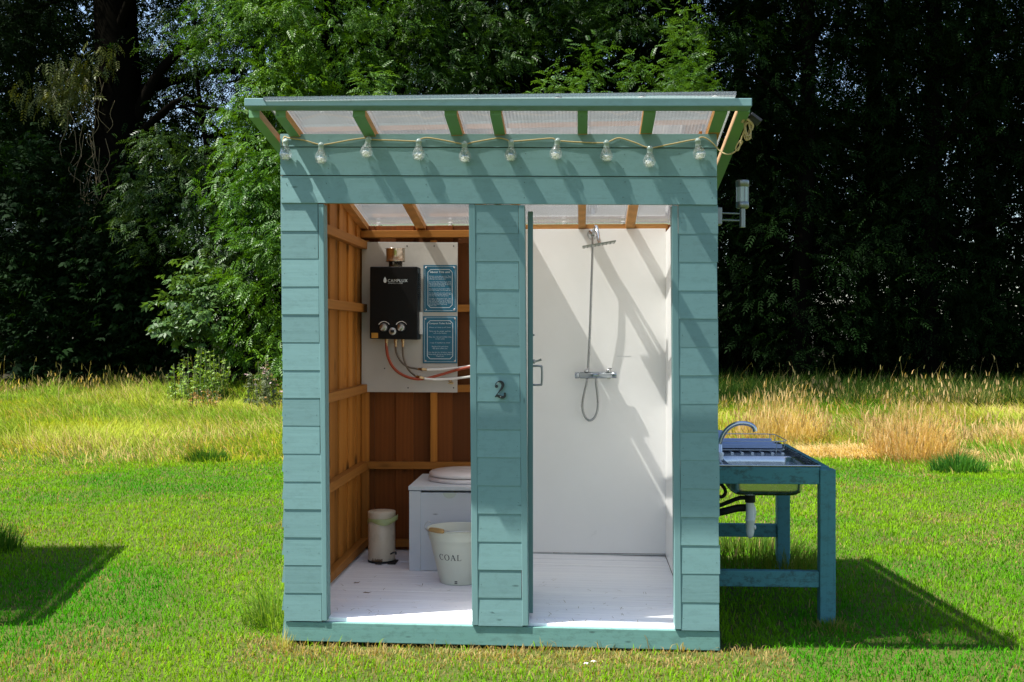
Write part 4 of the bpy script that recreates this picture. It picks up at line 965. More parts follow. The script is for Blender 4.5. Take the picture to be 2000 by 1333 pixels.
ln = (.015 + .027 * rng.random(n) ** 1.5) * (.65 + .8 * nf) * np.where(rng.random(n) < .03, 1.8, 1.0) * np.where(front & (y > -.35), .8, 1)
near = (hutd < .12) & (rng.random(n) < .35); ln[near] *= 1.9
P = np.stack([x, y, gz(x, y)], 1)
V, Q, T, C = blades(P, ln, .0030 + .00034 * d, .35 + .75 * rng.random(n), rng.random(n) * 2 * pi, col, .5)
tag(link('lawn_grass', fastmesh('lawn_grass', V, Q, C, M['grass'], T)), 'short mown green lawn around the hut', 'grass', kind='stuff')
# --- rough meadow behind
x, y, d = scatter(240000, 11.2, 28.6)
edge = 12.6 + 2.4 * (fnoise(x, y * .5, 2.4, 5) - .5) + .9 * (fnoise(x, y, .6, 6) - .5)
far = np.where(x > 1.5, 21.8 + 2.2 * (fnoise(x, y * 0, 1.7, 66) - .5), 28.2 + 1.5 * (fnoise(x, y * 0, 1.7, 67) - .5))
keep = (d > edge + 2.2 * (rng.random(len(x)) ** 1.4 - .35)) & (d < far); x, y, d, edge = x[keep], y[keep], d[keep], edge[keep]; n = len(x)
nz = fnoise(x, y, 2.2, 51); pxs = 1000 + F * np.tan(np.arctan2(x, y - CY) + TH)
yel = np.clip((nz - .34) * 2.8, 0, 1)
yel = np.where(pxs < 700, np.maximum(yel, .45), yel)
col = mixc((.070, .205, .007), (.28, .33, .035), yel) * (.75 + .5 * rng.random((n, 1)))
strawp = np.where(pxs > 1380, .22 + .5 * np.clip((fnoise(x, y, 1.4, 61) - .48) * 5, 0, 1), .10 + .40 * np.clip((fnoise(x, y, 1.6, 62) - .5) * 4, 0, 1))
deep = d > 25.5; strawp = np.where(deep, strawp * .35, strawp)
isd = rng.random(n) < strawp; col[isd] = mixc((.46, .38, .14), (.36, .26, .09), rng.random(isd.sum()))
ln = (.10 + .24 * rng.random(n)) * (.45 + 1.1 * fnoise(x, y, .9, 71)) * np.where(d > 22, 1 + .8 * np.clip((fnoise(x, y, 1.5, 72) - .42) * 4, 0, 1), 1); ln = ln * np.clip(.35 + (d - edge) * .36, .30, 1.0)
az = 2.2 * pi * fnoise(x, y, 1.8, 81) + rng.normal(0, .8, n)
P = np.stack([x, y, gz(x, y)], 1)
V, Q, T, C = blades(P, ln, .004 + .00036 * d, .5 + .8 * rng.random(n), az, col, .4)
tag(link('meadow_grass', fastmesh('meadow_grass', V, Q, C, M['grass'], T)), 'long yellowing rough grass in front of the wood', 'meadow grass', kind='stuff')
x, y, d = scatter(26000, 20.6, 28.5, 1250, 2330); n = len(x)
P = np.stack([x, y, gz(x, y)], 1); col = mixc((.012, .040, .005), (.040, .080, .010), rng.random(n)); col[rng.random(n) < .07] = (.30, .24, .09)  # blades coloured dark to stand for tree shade on the meadow
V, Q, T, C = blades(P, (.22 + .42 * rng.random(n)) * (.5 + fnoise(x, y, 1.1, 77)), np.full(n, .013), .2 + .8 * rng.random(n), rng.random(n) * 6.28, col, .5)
tag(link('shade_coloured_grass', fastmesh('shade_coloured_grass', V, Q, C, M['grass'], T)), 'uncut grass coloured dark for the shade of the wood on the right', 'grass', kind='stuff')
# --- thin seeding stalks along the wood edge
x, y, d = scatter(520, 21, 30); n = len(x)
P = np.stack([x, y, gz(x, y)], 1); ln = .30 + .75 * rng.random(n) ** 1.6
col = mixc((.40, .33, .15), (.22, .22, .07), rng.random(n))
V, Q, T, C = blades(P, ln, np.full(n, .009), .15 + .4 * rng.random(n), rng.random(n) * 6.28, col, .6)
tips = V.reshape(n, 5, 3)[:, 4]; h = tips - np.stack([np.zeros(n), np.zeros(n), .10 + .05 * rng.random(n)], 1)
V2, Q2, T2, C2 = blades(h, .10 + .05 * rng.random(n), np.full(n, .014), .2 + .6 * rng.random(n), rng.random(n) * 6.28, col * .95, .5)
V = np.concatenate([V, V2]); Q = np.concatenate([Q, Q2 + n * 5]); T = np.concatenate([T, T2 + n * 5]); C = np.concatenate([C, C2])
tag(link('seeding_grass', fastmesh('seeding_grass', V, Q, C, M['grass'], T)), 'thin tall seeding grass stalks along the wood edge', 'tall grass', kind='stuff')

def clump(name, label, cat, px, py, r, h, n, ca, cb, width=.006, lean=(.1, .7), seeds=0.0, dirn=None, group=None, ry=None):
    o = onground(px, py); a = rng.random(n) * 2 * pi; q = np.sqrt(rng.random(n)); ex = q * np.cos(a); ey = q * np.sin(a)
    P = np.stack([ex * r, ey * (ry or r), np.zeros(n) - .01], 1)
    ln = h * (.45 + .55 * rng.random(n)) * (1 - .45 * q)
    le = lean[0] + (lean[1] - lean[0]) * rng.random(n) * (.35 + .65 * q)
    az = np.arctan2(ey, ex) + rng.normal(0, .6, n)
    if dirn is not None: az = dirn + rng.normal(0, .5, n)
    col = mixc(ca, cb, rng.random(n))
    V, Q, T, C = blades(P, ln, np.full(n, width) * (.7 + .6 * rng.random(n)), le, az, col, .5)
    if seeds:
        k = rng.random(n) < seeds; tips = V.reshape(n, 5, 3)[k, 4]; m = len(tips)
        h2 = tips - np.array([0, 0, .05])[None]
        V2, Q2, T2, C2 = blades(h2, .07 + .06 * rng.random(m), np.full(m, width * 2.6), .1 + .5 * rng.random(m), rng.random(m) * 6.28, mixc((.50, .36, .17), (.36, .25, .11), rng.random(m)), .5)
        V = np.concatenate([V, V2]); Q = np.concatenate([Q, Q2 + n * 5]); T = np.concatenate([T, T2 + n * 5]); C = np.concatenate([C, C2])
    ob = link(name, fastmesh(name, V, Q, C, M['grass'], T)); ob.location = (o.x, o.y, float(gz(o.x, o.y)))
    return tag(ob, label, cat, group)
ST1, ST2 = (.62, .49, .20), (.46, .33, .12)
clump('straw_clump', 'tall upright straw coloured grass clump just behind the sink', 'grass clump', 1525, 868,   .50, .92, 1700, ST1, ST2, .005, (.05, .8), .35)
clump('straw_clump', 'short straw clump close beside the hut behind the tap', 'grass clump', 1448, 868, .22, .40, 500, ST1, ST2, .006, (.1, .8), .3)
clump('straw_clump', 'tall pinkish straw grass clump standing alone right of the sink', 'grass clump', 1782, 892, .46, .94, 1500, (.60, .45, .20), (.46, .31, .12), .005, (.05, 1.0), .35)
clump('straw_clump', 'low spreading straw clump at the right edge of the picture', 'grass clump', 1985, 868, .6, .55, 1500, ST1, ST2, .006, (.3, 1.2), .2)
clump('hay_row', 'long low row of raked dry hay between the two tall straw clumps', 'hay row', 1690, 890, 1.25, .40, 4200, (.62, .49, .25), (.46, .32, .15), .006, (.9, 1.5), 0, None, None, .28)
clump('grass_tuft', 'dark green grass tuft in front of the pinkish straw clump', 'grass tuft', 1872, 917, .26, .36, 900, (.03, .13, .02), (.06, .17, .02), .007, (.2, 1.0))
clump('grass_tuft', 'dark green tuft at the meadow edge left of the hut', 'grass tuft', 405, 900, .24, .26, 700, (.025, .085, .01), (.06, .14, .015), .007, (.2, 1.0))
clump('grass_tuft', 'bright long grass tuft against the lower left corner of the hut', 'grass tuft', 541, 1215, .15, .38, 420, (.09, .22, .015), (.20, .28, .05), .0045, (.3, 1.2))
clump('grass_tuft', 'pale dry tuft against the left end of the base beam', 'grass tuft', 551, 1263, .05, .17, 60, (.40, .34, .13), (.22, .27, .06), .004, (.1, .6))
clump('grass_tuft', 'shaded green grass growing under the sink table', 'grass tuft', 1460, 1085, .48, .24, 1000, (.04, .11, .01), (.10, .14, .02), .0055, (.2, 1.0), .02)
clump('grass_tuft', 'long grass around the front leg of the sink table', 'grass tuft', 1622, 1225, .14, .09, 260, (.07, .16, .01), (.26, .20, .07), .0045, (.2, .9))
clump('grass_tuft', 'grass tuft around the rear leg of the sink table', 'grass tuft', 1545, 1112, .20, .26, 300, (.07, .16, .01), (.16, .18, .03), .005, (.2, 1.0))
clump('grass_tuft', 'tall bright green tuft on the wood edge at far right', 'grass tuft', 1978, 775, .7, .65, 900, (.07, .20, .015), (.12, .24, .02), .011, (.2, .9))
clump('grass_tuft', 'dark tall tuft at the left edge of the picture', 'grass tuft', -12, 1072, .18, .30, 420, (.03, .10, .01), (.07, .15, .015), .006, (.1, .7))

for i in range(9):
    clump('straw_clump', 'low dry thatch against the base beam of the hut', 'grass clump', 575 + i * 95 + random.uniform(-25, 25), 1268 + i * 2.6, .12, random.uniform(.05, .085), 130, (.46, .36, .16), (.24, .24, .06), .004, (.5, 1.5), 0, None, 'dry thatch along the base beam', .06)
n = 150; x = np.where(rng.random(n) < .5, rng.uniform(-1.2, -.5, n), rng.uniform(-.2, .45, n)); y = .03 + .9 * rng.random(n) ** 2.2
P = np.stack([x, y, zfl(x) + .003], 1)
V, Q, T, C = blades(P, .015 + .03 * rng.random(n), np.full(n, .0022), np.full(n, 1.5), rng.random(n) * 6.28, mixc((.20, .15, .06), (.10, .09, .03), rng.random(n)), .05)
tag(link('grass_clippings', fastmesh('grass_clippings', V, Q, C, M['grass'], T)), 'dry grass clippings trodden onto the white floor', 'grass clippings', kind='stuff')
# --- leaf sprays (pinnate, nine leaflets) built in bulk
def spray_template(pairs=4, L=.26, ll=.095, lw=.034, droop=.25):
    V, Q = [], []
    def leaf(bx, bz, dx, dy, dz):
        dv = np.array([dx, dy, dz]); dv = dv / np.linalg.norm(dv); sd = np.cross(dv, [0, 0, 1.0]); sd /= np.linalg.norm(sd)
        b = np.array([bx, 0, bz]); o = len(V)
        V.extend([b, b + dv * ll * .45 + sd * lw / 2 + [0, 0, .008], b + dv * ll - np.array([0, 0, .012]), b + dv * ll * .45 - sd * lw / 2 + [0, 0, .008]]); Q.append([o, o + 1, o + 2, o + 3])
    for i in range(pairs):
        t = (i + .7) / (pairs + .5); bx = L * t; bz = -droop * L * t * t
        leaf(bx, bz, .62, .8, -.15); leaf(bx, bz, .62, -.8, -.15)
    leaf(L * .98, -droop * L, 1, 0, -.45)
    return np.array(V), np.array(Q)
def broad_template():
    V, Q = [], []
    for i, (a, e) in enumerate(((0, 0), (1.0, -.1), (-1.0, -.1), (.5, .2), (-.5, .2))):
        dv = np.array([cos(a), sin(a), -.25 + e]); sd = np.array([-sin(a), cos(a), 0]); b = np.array([.03 * i, 0, .01 * i]); o = len(V)
        V.extend([b, b + dv * .055 + sd * .032, b + dv * .13 - np.array([0, 0, .01]), b + dv * .055 - sd * .032]); Q.append([o, o + 1, o + 2, o + 3])
    return np.array(V), np.array(Q)
ASH = spray_template(); BROAD = broad_template()
def sprays(P, out, scale, col, tmpl=ASH, droop=.35, spread=.9):
    tv, tq = tmpl; n = len(P); k = len(tv)
    yaw = out + rng.normal(0, spread, n); pit = droop + rng.normal(0, .4, n); rol = rng.normal(0, .5, n)
    cy_, sy_, cp, sp, cr, sr = np.cos(yaw), np.sin(yaw), np.cos(pit), np.sin(pit), np.cos(rol), np.sin(rol)
    X = np.stack([cy_ * cp, sy_ * cp, -sp], 1)
    Y0 = np.stack([-sy_, cy_, np.zeros(n)], 1); Z0 = np.cross(X, Y0)
    Y = Y0 * cr[:, None] + Z0 * sr[:, None]; Z = np.cross(X, Y)
    V = P[:, None, :] + scale[:, None, None] * (tv[None, :, 0:1] * X[:, None] + tv[None, :, 1:2] * Y[:, None] + tv[None, :, 2:3] * Z[:, None])
    Q = tq[None] + (np.arange(n) * k)[:, None, None]
    lc_ = np.repeat(col[:, None, :], k, 1) * (.8 + .4 * np.repeat(rng.random((n, k // 4, 1)), 4, 1))
    return V.reshape(-1, 3), Q.reshape(-1, 4), lc_.reshape(-1, 3)
def lobes_to_points(lobes, per_clump=26, clump_r=.38, shell=.55):
    """lobes: (x,y,z,rx,ry,rz,n) -> clumped spray points"""
    PP, OUT = [], []
    for (cx, cy, cz, rx, ry, rz_, n) in lobes:
        m = max(3, int(n / per_clump)); v = rng.normal(0, 1, (m, 3)); v /= np.linalg.norm(v, axis=1)[:, None]
        q = (shell + (1 - shell) * rng.random(m)); c = v * q[:, None] * np.array([rx, ry, rz_]) + np.array([cx, cy, cz])
        cr = clump_r * (.55 + .9 * rng.random(m)); idx = rng.integers(0, m, n)
        p = c[idx] + rng.normal(0, 1, (n, 3)) * cr[idx][:, None] * np.array([1, 1, .6]); PP.append(p)
        OUT.append(np.arctan2(p[:, 1] - cy, p[:, 0] - cx))
    return np.concatenate(PP), np.concatenate(OUT)
def crown_mesh(name, lobes, ca, cb, scale=1.0, tmpl=ASH, per_clump=26, clump_r=.38, droop=.35, shell=.55, zmin=None):
    P, out = lobes_to_points(lobes, per_clump, clump_r, shell)
    if zmin is not None: k = P[:, 2] > zmin; P, out = P[k], out[k]
    n = len(P); t = np.clip(vnoise(P[:, 0] * 1.1 + 7, P[:, 2] * 1.1, 91) * .7 + .5 * rng.random(n) - .1, 0, 1)
    V, Q, C = sprays(P, out, scale * (.7 + .6 * rng.random(n)), mixc(ca, cb, t), tmpl, droop)
    return fastmesh(name, V, Q, C, M['leafdark'] if cb[1] < .06 else M['leaf'])
def trunk(mb, base, top, r0, r1, bend=.4, n=10, seg=9):
    b, t = Vector(base), Vector(top); pts, rr = [], []
    for i in range(seg + 1):
        u = i / seg; p = b.lerp(t, u) + Vector((sin(u * 5 + b.x) * bend * u, cos(u * 4 + b.y) * bend * u, 0)); pts.append(p); rr.append(lerp(r0, r1, u ** .8) * (1.25 if i == 0 else 1))
    mb.tube(catmull(pts, 2), [rr[min(int(i / 2), seg)] for i in range(seg * 2 + 1)], n); return pts
def limbs(mb, pts, k, length, r):
    for i in range(k):
        p = pts[int(lerp(2, len(pts) - 2, i / max(1, k - 1)))]; a = random.uniform(0, 2 * pi); L = length * random.uniform(.6, 1.1)
        d = Vector((cos(a), sin(a), random.uniform(.15, .7)))
        mb.tube(catmull([p, p + d * L * .4 + Vector((0, 0, .1)), p + d * L * .75 + Vector((0, 0, .1)), p + d * L + Vector((0, 0, -.1))], 3), [r * (1 - .8 * j / 9) for j in range(10)], 7)
def wood(px, d):   # ground point by picture column and distance
    return onground(px, HZ + CZ * F / d)
def lob(base, px, py, d, rx, ry, rz_, n):
    p = onground(px, HZ + CZ * F / d); z = CZ - (py - HZ) / F * d
    return (p.x - base.x, p.y - base.y, z, rx, ry, rz_, n)
def tree(name, label, cat, base, lobes, ca, cb, tr_top, r0, scale=1.0, tmpl=ASH, group=None, k=6, ll=2.2, bend=.4, **kw):
    t = thing(name, label, cat, (base.x, base.y, 0), group)
    tm = MB(); pts = trunk(tm, (0, 0, -.1), tr_top, r0, r0 * .25, bend); limbs(tm, pts, k, ll, r0 * .35)
    o = tm.obj('trunk', M['barkd'], None, recalc=False); o.parent = t
    c = link('crown', crown_mesh('crown', lobes, ca, cb, scale, tmpl, **kw)); c.parent = t
    return t
DK1, DK2 = (.003, .009, .002), (.008, .025, .004)  # the wood's deep shade is put into these leaf colours
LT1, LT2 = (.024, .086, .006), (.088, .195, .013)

# sunlit ash leaning out of the wood, left of the hut
b = wood(500, 26.8)
tree('ash_tree', 'sunlit ash tree with feathery leaves rising directly left of the hut', 'tree', b,
     [lob(b, 520, 60, 25.6, 1.5, 1.1, 1.1, 900), lob(b, 640, 70, 25.8, 1.3, 1.1, 1.1, 800), lob(b, 760, 60, 26.3, 1.2, 1.1, 1.0, 600), lob(b, 550, 170, 25.0, 1.1, .9, .8, 650),
      lob(b, 490, 250, 24.7, .8, .8, .8, 520), lob(b, 535, 330, 24.0, 1.0, .9, .9, 700), lob(b, 505, 410, 23.7, .75, .8, .8, 480), lob(b, 550, 480, 23.4, .9, .8, .8, 520), lob(b, 520, 560, 23.6, .8, .7, .7, 300),
      lob(b, 600, 400, 24.4, 1.2, 1, 1.4, 500), lob(b, 600, 600, 24.4, 1.2, 1, 1.2, 400), lob(b, 440, 50, 25.8, 1.0, 1, .8, 420), lob(b, 690, 170, 25.6, 1.2, 1, .7, 480), lob(b, 540, -90, 26.5, 2.0, 1.4, 1.2, 500), lob(b, 620, -260, 23.4, 2.4, 1.8, .9, 900), lob(b, 500, 650, 23.6, .9, .6, .7, 360), lob(b, 560, 700, 23.4, .8, .5, .6, 260)],  # forward lobe out of view is added to shade the upper crown
     LT1, LT2, (.4, 0, 11), .22, .78, per_clump=26, clump_r=.24)
b = wood(395, 28)
tree('ash_tree', 'thin pale ash in front of the sky gap, between trunk and sunlit ash', 'tree', b,
     [lob(b, 400, 50, 27.5, 1.1, 1, .6, 200), lob(b, 350, 100, 27.2, .9, .8, .4, 120), lob(b, 430, 195, 27.2, .8, .9, .3, 70), lob(b, 325, 290, 26.6, .5, .7, .5, 170), lob(b, 295, 365, 26.0, .45, .6, .6, 190), lob(b, 410, 300, 26.6, .8, .8, .5, 220),
      lob(b, 380, 400, 26, .9, .8, .8, 420), lob(b, 310, 450, 26, .9, .8, .7, 380), lob(b, 430, 490, 25.6, .8, .8, .8, 380)],
     (.020, .055, .010), (.065, .125, .026), (.3, 0, 9), .13, .85, per_clump=18, clump_r=.26)
for k_, (px, py, lab) in enumerate(((120, 560, 'dark shaded bush at the foot of the wood on the far left'), (225, 600, 'dark shaded bush before the foot of the ivy trunk'), (300, 520, 'tall dark bush between the ivy trunk and the elder'), (30, 450, 'tall dark bush at the left edge under the ivy tree'))):
    b = wood(px, 27.6)
    tree('shade_bush', lab, 'bush', b, [lob(b, px + random.uniform(-30, 30), py + dy, 27.0 + .2 * dy / 100, 1.15, .7, .7, 420) for dy in (-130, -30, 60, 130)], (.003, .010, .003), (.009, .027, .005), (.1, 0, 2.5), .05, 1.0, BROAD, k=4, ll=.9, per_clump=20, clump_r=.3)  # near-black leaf colours carry the shade at the wood's foot
b = wood(372, 24)
tree('elder_bush', 'broad leaved elder bush at the wood edge behind the nettles', 'bush', b,
     [lob(b, 365, 575, 23.6, .42, .4, .4, 200), lob(b, 400, 625, 23.3, .42, .4, .35, 200), lob(b, 350, 640, 23.3, .35, .35, .3, 140), lob(b, 425, 565, 23.8, .35, .35, .3, 110), lob(b, 390, 520, 24, .25, .25, .2, 60)],
     (.035, .085, .018), (.085, .16, .035), (.1, 0, 1.5), .04, .9, BROAD, k=4, ll=.6, per_clump=14, clump_r=.16, droop=.5)
def stemplants(name, label, cat, px, py, r, h, stems, ca, cb, leaf=.8, tip=None):
    o = onground(px, py); t = thing(name, label, cat, (o.x, o.y, 0)); tm = MB(); PP, OO, HH = [], [], []
    for i in range(stems):
        a = random.uniform(0, 6.28); q = r * math.sqrt(random.random()); hh = h * random.uniform(.30, 1.0) * (1 - .15 * q / r); bx, by = cos(a) * q, sin(a) * q; lx, ly = random.uniform(-.1, .1), random.uniform(-.1, .1)
        tm.tube([(bx, by, 0), (bx + lx * .5, by + ly * .5, hh * .5), (bx + lx, by + ly, hh)], .006, 5)
        for j in range(int(hh / .055)):
            z = hh * .25 + (hh * .75) * random.random(); u = z / hh; PP.append((bx + lx * u, by + ly * u, z)); OO.append(random.uniform(0, 6.28)); HH.append(u)
    o1 = tm.obj('stems', M['stemg'], None, recalc=False); o1.parent = t
    P = np.array(PP); n = len(P); u = np.array(HH); lc0 = mixc(ca, cb, rng.random(n))
    if tip is not None: lc0[(u > .8) & (rng.random(n) < .4)] = (.34, .24, .24)
    V, Q, C = sprays(P, np.array(OO), leaf * (1.15 - .6 * u) * (.8 + .4 * rng.random(n)), lc0, BROAD, .35)
    o2 = link('leaves', fastmesh('leaves', V, Q, C, M['leaf'])); o2.parent = t
    return t
M['stemg'] = plain('green_stem', (.10, .13, .04), .7)
M['seedhead'] = plain('thistle_head', (.33, .24, .22), .8, var=.3)
stemplants('nettle_patch', 'patch of yellow green nettles at the wood edge below the elder', 'nettles', 388, 793, .58, 1.20, 70, (.075, .170, .010), (.20, .29, .030), .50)
stemplants('thistle_patch', 'grey green thistles with pinkish heads against the left side of hut', 'thistles', 520, 806, .36, 1.05, 30, (.07, .095, .04), (.12, .14, .06), .5, 1)
stemplants('dock_plant', 'rusty seeding dock plant at the foot of the nettles', 'dock', 405, 803, .30, .5, 22, (.24, .13, .035), (.32, .20, .06), .4)
b = wood(960, 28)
tree('ash_tree', 'half shaded ash spreading above the middle of the clear roof', 'tree', b,
     [lob(b, 870, 40, 26.6, 1.1, .9, .9, 560), lob(b, 960, 90, 26.6, 1.0, .8, .8, 480), lob(b, 1060, 30, 26.8, 1.1, .9, .8, 480), lob(b, 850, 140, 26.0, .9, .8, .6, 360), lob(b, 1230, 30, 26.6, 1.0, .8, .6, 340), lob(b, 1150, 40, 27, .9, .8, .6, 260), lob(b, 930, 170, 26.2, .9, .8, .5, 300), lob(b, 1420, 60, 26.5, 1.0, .8, .6, 260)],
     (.009, .032, .004), (.040, .100, .010), (.2, 0, 10), .16, .8, per_clump=22, clump_r=.26)  # half shade is put into these duller leaf colours
for i in range(11):
    clump('weed_clump', 'ragged weeds and bent seeding grass along the foot of the dark wood', 'weeds', -30 + i * 36 + random.uniform(-14, 14), random.uniform(764, 778), random.uniform(.3, .55), random.uniform(.45, .95), 320, (.035, .085, .010), (.20, .19, .06), .011, (.1, 1.0), .12, None, 'weeds at the foot of the wood')
for i in range(12):
    clump('weed_clump', 'ragged weeds and bent seeding grass along the foot of the dark wood', 'weeds', 1430 + i * 50 + random.uniform(-20, 20), random.uniform(786, 806), random.uniform(.25, .5), random.uniform(.4, .9), 260, (.03, .08, .010), (.24, .22, .07), .009, (.1, 1.1), .2, None, 'weeds at the foot of the wood')
# young ash tops showing over the roof
for (px, ptop, d, lab, wd) in ((735, 128, 20.5, 'young ash top above the left third of the clear roof', .34), (1078, 140, 20.5, 'small young ash top just over the middle of the roof', .24), (1150, 84, 21, 'tallest bright young ash top over the middle of the roof', .34),
                        (1255, 102, 22, 'young ash top with greyish leaves right of the roof middle', .46), (1352, 104, 22, 'young ash top near the right end of the roof', .38), (1338, 16, 23, 'higher ash spray at the top edge above the roof end', .36)):
    b = wood(px, d); zt = CZ - (ptop - HZ) / F * d; lb = []
    for i in range(7): lb.append((random.uniform(-.12, .12), random.uniform(-.12, .12), zt - .18 - i * .30, wd * (.25 + .75 * min(1, i / 3.5)), wd * (.25 + .75 * min(1, i / 3.5)), .2, 40 + 16 * i))
    tree('ash_sapling', lab, 'sapling', b, lb, (.028, .080, .010), (.075, .16, .022), (0, 0, zt - .35), .035, .66, bend=.03, group='young ash trees behind the hut', k=3, ll=.3, per_clump=9, clump_r=.13, droop=-.15)
# big ivy clad trunk at left
b = wood(232, 29)
t = thing('ivy_tree', 'massive dark tree trunk hung with ivy and dead strands', 'tree', (b.x, b.y, 0))
tm = MB(); pts = trunk(tm, (0, 0, -.1), (-.1, .2, 13), .75, .42, .12, 16); limbs(tm, pts, 7, 3.0, .16)
tm.tube(catmull([(.4, 0, 6.6), (1.0, -.2, 7.6), (1.7, -.4, 8.2), (2.7, -.5, 8.5)], 4), [.17 * (1 - .05 * i) for i in range(13)], 8)
tm.tube(catmull([(.4, 0, 4.6), (1.6, -.3, 5.0), (2.4, -.4, 5.4), (3.2, -.4, 5.1), (3.8, -.5, 4.4)], 4), [.12 * (1 - .04 * i) for i in range(17)], 8)
o = tm.obj('trunk', M['barkd'], None, recalc=False); o.parent = t
c = link('crown', crown_mesh('crown', [(-1.5, -2.2, 11.6, 4.6, 3.6, 2.0, 3200), (-3, .5, 8, 2.6, 2, 2.4, 1700), (-2.6, .3, 4.4, 2.6, 1.2, 2.4, 1700), (0, .6, 5, 1.5, .9, 3.5, 1300), (.2, .3, 2.2, 1.6, 1.0, 1.8, 700), (2.2, .2, 9.6, 1.5, 1.2, .6, 220)], DK1, DK2, 1.15)); c.parent = t  # the first, forward lobe is added out of view to shade the trunk
P, out = lobes_to_points([lob(b, 120, 150, 28, .8, .6, .55, 150), lob(b, 90, 200, 28, .5, .5, .45, 90), lob(b, 150, 200, 28, .5, .4, .6, 90), lob(b, 190, 120, 28, .5, .4, .5, 60)], 14, .22)
n = len(P); V, Q, C = sprays(P, out, .75 + .5 * rng.random(n), mixc((.05, .075, .012), (.12, .13, .025), rng.random(n)), ASH, 1.15)
c = link('hanging_sprays', fastmesh('hanging_sprays', V, Q, C, M['leaf'])); c.parent = t
sd = MB()
for i in range(46):
    p = onground(random.gauss(185, 28), HZ + CZ * F / 27.9); z = random.uniform(3.2, 7.6); L = random.uniform(.5, 1.6); x_, y_ = p.x - b.x, p.y - b.y
    sd.tube(catmull([(x_, y_, z), (x_ + random.uniform(-.12, .12), y_, z - L * .4), (x_ + random.uniform(-.2, .2), y_ - .05, z - L * .75), (x_ + random.uniform(-.25, .25), y_, z - L)], 3), .008, 4)
o = sd.obj('dead_strands', M['twigs'] if 'twigs' in M else plain('dead_twigs', (.16, .12, .06), .9), None, recalc=False); o.parent = t

# shaded trees of the wood: three kinds, copied
def woodtree(lobes, sc): 
    t = thing('woodland_tree', 'x', 'tree', (0, 0, 0)); tm = MB(); pts = trunk(tm, (0, 0, -.1), (.3, .2, 15), .27, .10, .3); limbs(tm, pts, 9, 3.0, .09)
    o = tm.obj('trunk', M['barkd'], None, recalc=False); o.parent = t
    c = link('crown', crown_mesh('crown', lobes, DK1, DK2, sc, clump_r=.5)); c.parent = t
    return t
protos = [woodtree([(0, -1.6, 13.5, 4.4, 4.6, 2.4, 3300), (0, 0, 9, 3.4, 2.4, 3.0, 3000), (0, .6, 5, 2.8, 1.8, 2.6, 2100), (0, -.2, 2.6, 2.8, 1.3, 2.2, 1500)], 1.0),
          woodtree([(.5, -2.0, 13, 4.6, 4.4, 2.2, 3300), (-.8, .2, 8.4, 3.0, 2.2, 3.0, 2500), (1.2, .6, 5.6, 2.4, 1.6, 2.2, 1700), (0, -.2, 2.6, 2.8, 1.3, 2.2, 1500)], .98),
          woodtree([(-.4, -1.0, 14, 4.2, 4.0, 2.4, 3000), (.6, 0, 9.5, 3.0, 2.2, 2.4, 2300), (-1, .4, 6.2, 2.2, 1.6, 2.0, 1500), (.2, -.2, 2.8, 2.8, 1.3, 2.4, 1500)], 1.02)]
spots = [(-60, 31, 'dark tree at the far left edge beyond the ivy trunk'), (70, 34, None), (225, 35.5, None), (545, 32, None), (640, 29.5, None), (800, 30, None), (930, 31.5, None), (1050, 29, None), (1180, 31.5, None), (1310, 29.5, None), (1430, 31, None), (1560, 29, None), (1690, 31.5, None), (1810, 29.5, None), (1940, 31, None), (2070, 29.5, None), (2230, 31, None), (-260, 33, None), (2380, 30, None), (1480, 35, None), (880, 35, None), (620, 35, None), (1760, 35.5, None)]
used = set()
for i, (px, d, lab) in enumerate(spots):
    if px > 1380: d -= 1.6
    k = i % 3; src = protos[k]
    if k not in used: r = src; used.add(k)
    else:
        r = src.copy(); COL.objects.link(r)
        for ch in list(src.children):
            c = ch.copy(); COL.objects.link(c); c.parent = r
    p = wood(px, d); r.location = (p.x, p.y, 0); r.rotation_euler = (0, 0, random.uniform(-.5, .5)); s_ = random.uniform(.92, 1.12); r.scale = (s_ * random.choice((1, -1)), s_, s_ * random.uniform(.95, 1.08))
    r['label'] = lab or 'dark leafy tree in deep shade, part of the wood behind the hut'; r['group'] = 'shaded trees of the wood'; r['category'] = 'tree'
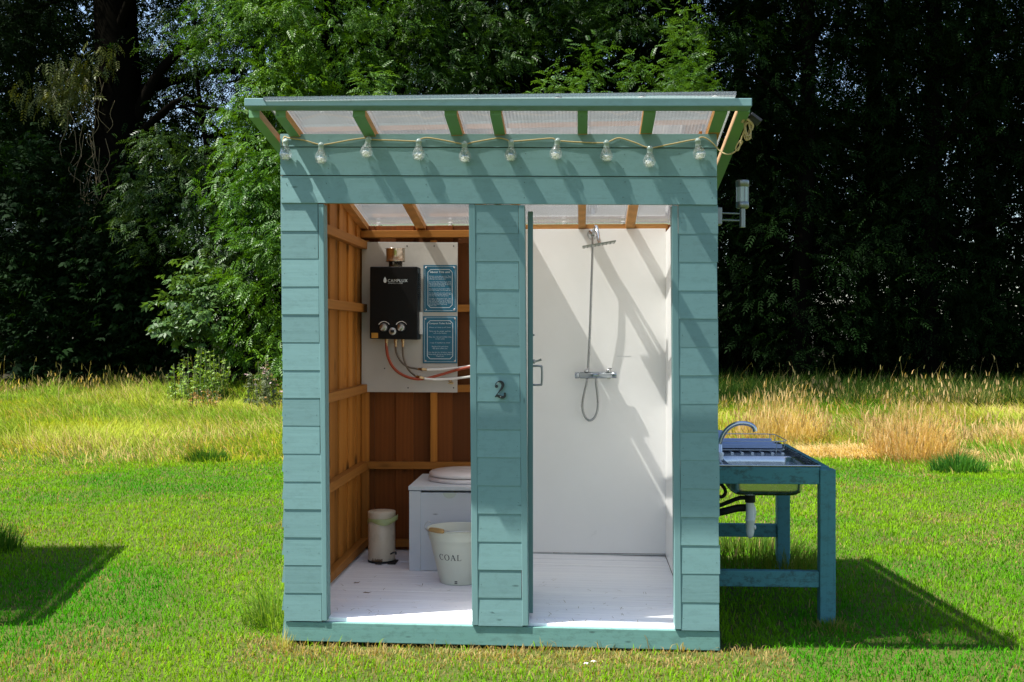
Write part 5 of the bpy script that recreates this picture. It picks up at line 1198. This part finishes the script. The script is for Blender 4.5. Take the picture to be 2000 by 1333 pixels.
# understorey and far wood
lb = [(x_, y_, z_, 2.2, 1.4, 1.5, 420) for x_ in np.arange(-20, 22, 2.6) for (y_, z_) in ((27, 1.2),)]
tag(link('undergrowth', crown_mesh('undergrowth', lb, (.006, .018, .004), (.014, .036, .007), .8, BROAD, clump_r=.5, zmin=0)), 'dark mass of undergrowth beneath the shaded trees', 'undergrowth', kind='stuff')  # shade under the trees is put into these dark leaf colours
n = 32000; P = np.stack([rng.uniform(-30, 28, n), rng.uniform(33, 41, n), 17 * rng.random(n) ** 1.25], 1)
hole = fnoise(P[:, 0] + 40, P[:, 2] + 10, 2.6, 111); P = P[(hole < .61) | (P[:, 2] < 2.2)]
open_ = (((P[:, 0] + 12.4) / 2.3) ** 2 + ((P[:, 2] - 10.3) / 2.0) ** 2 < 1) | (((P[:, 0] + 19.2) / 1.6) ** 2 + ((P[:, 2] - 10.6) / 1.0) ** 2 < 1)
P = P[~open_]; n = len(P)
V, Q, C = sprays(P, np.full(n, -pi / 2), 2.6 + 1.4 * rng.random(n), mixc((.003, .008, .002), (.007, .018, .004), rng.random(n)), ASH, .4, 1.4)  # leaf colours darkened to hold the shade inside the wood
tag(link('far_wood', fastmesh('far_wood', V, Q, C, M['leafdark'])), 'far side of the wood reading as one dark mass of leaves', 'wood', kind='stuff')

# daisies / white petals on the grass in front
for i, (px, py) in enumerate(((1145, 1311), (1159, 1307))):
    p = onground(px, py); b = MB()
    for k in range(5):
        a = k * 1.256 + i; b.add([p + Vector((0, 0, .030)), p + Vector((cos(a - .4) * .007, sin(a - .4) * .007, .034)), p + Vector((cos(a) * .014, sin(a) * .014, .031)), p + Vector((cos(a + .4) * .007, sin(a + .4) * .007, .034))], [(0, 1, 2, 3)])
    o = b.obj('daisy', M['white'], recalc=False); tag(o, ('left' if i == 0 else 'right') + ' one of two tiny white flowers in the grass before the hut', 'flower', 'white flowers in the grass')

# ================================================================== neighbouring hut, just out of frame, that throws the shadow at the left
def copy_tree(o, parent=None):
    c = o.copy(); COL.objects.link(c); c.parent = parent
    for ch in list(o.children): copy_tree(ch, c)
    return c
hut2 = copy_tree(hut)
hut2['label'] = 'second teal hut beyond the left edge, seen by its shadow on the lawn'
ra = radians(5.5); base = Vector((hut.location.x, hut.location.y, 0))
rp = Vector((base.x * cos(ra) - base.y * sin(ra), base.x * sin(ra) + base.y * cos(ra), 0))
hut2.location = rp + Vector((-4.13, -.65, 0)); hut2.rotation_euler = (0, 0, ra)
hut['group'] = hut2['group'] = 'teal wash huts'
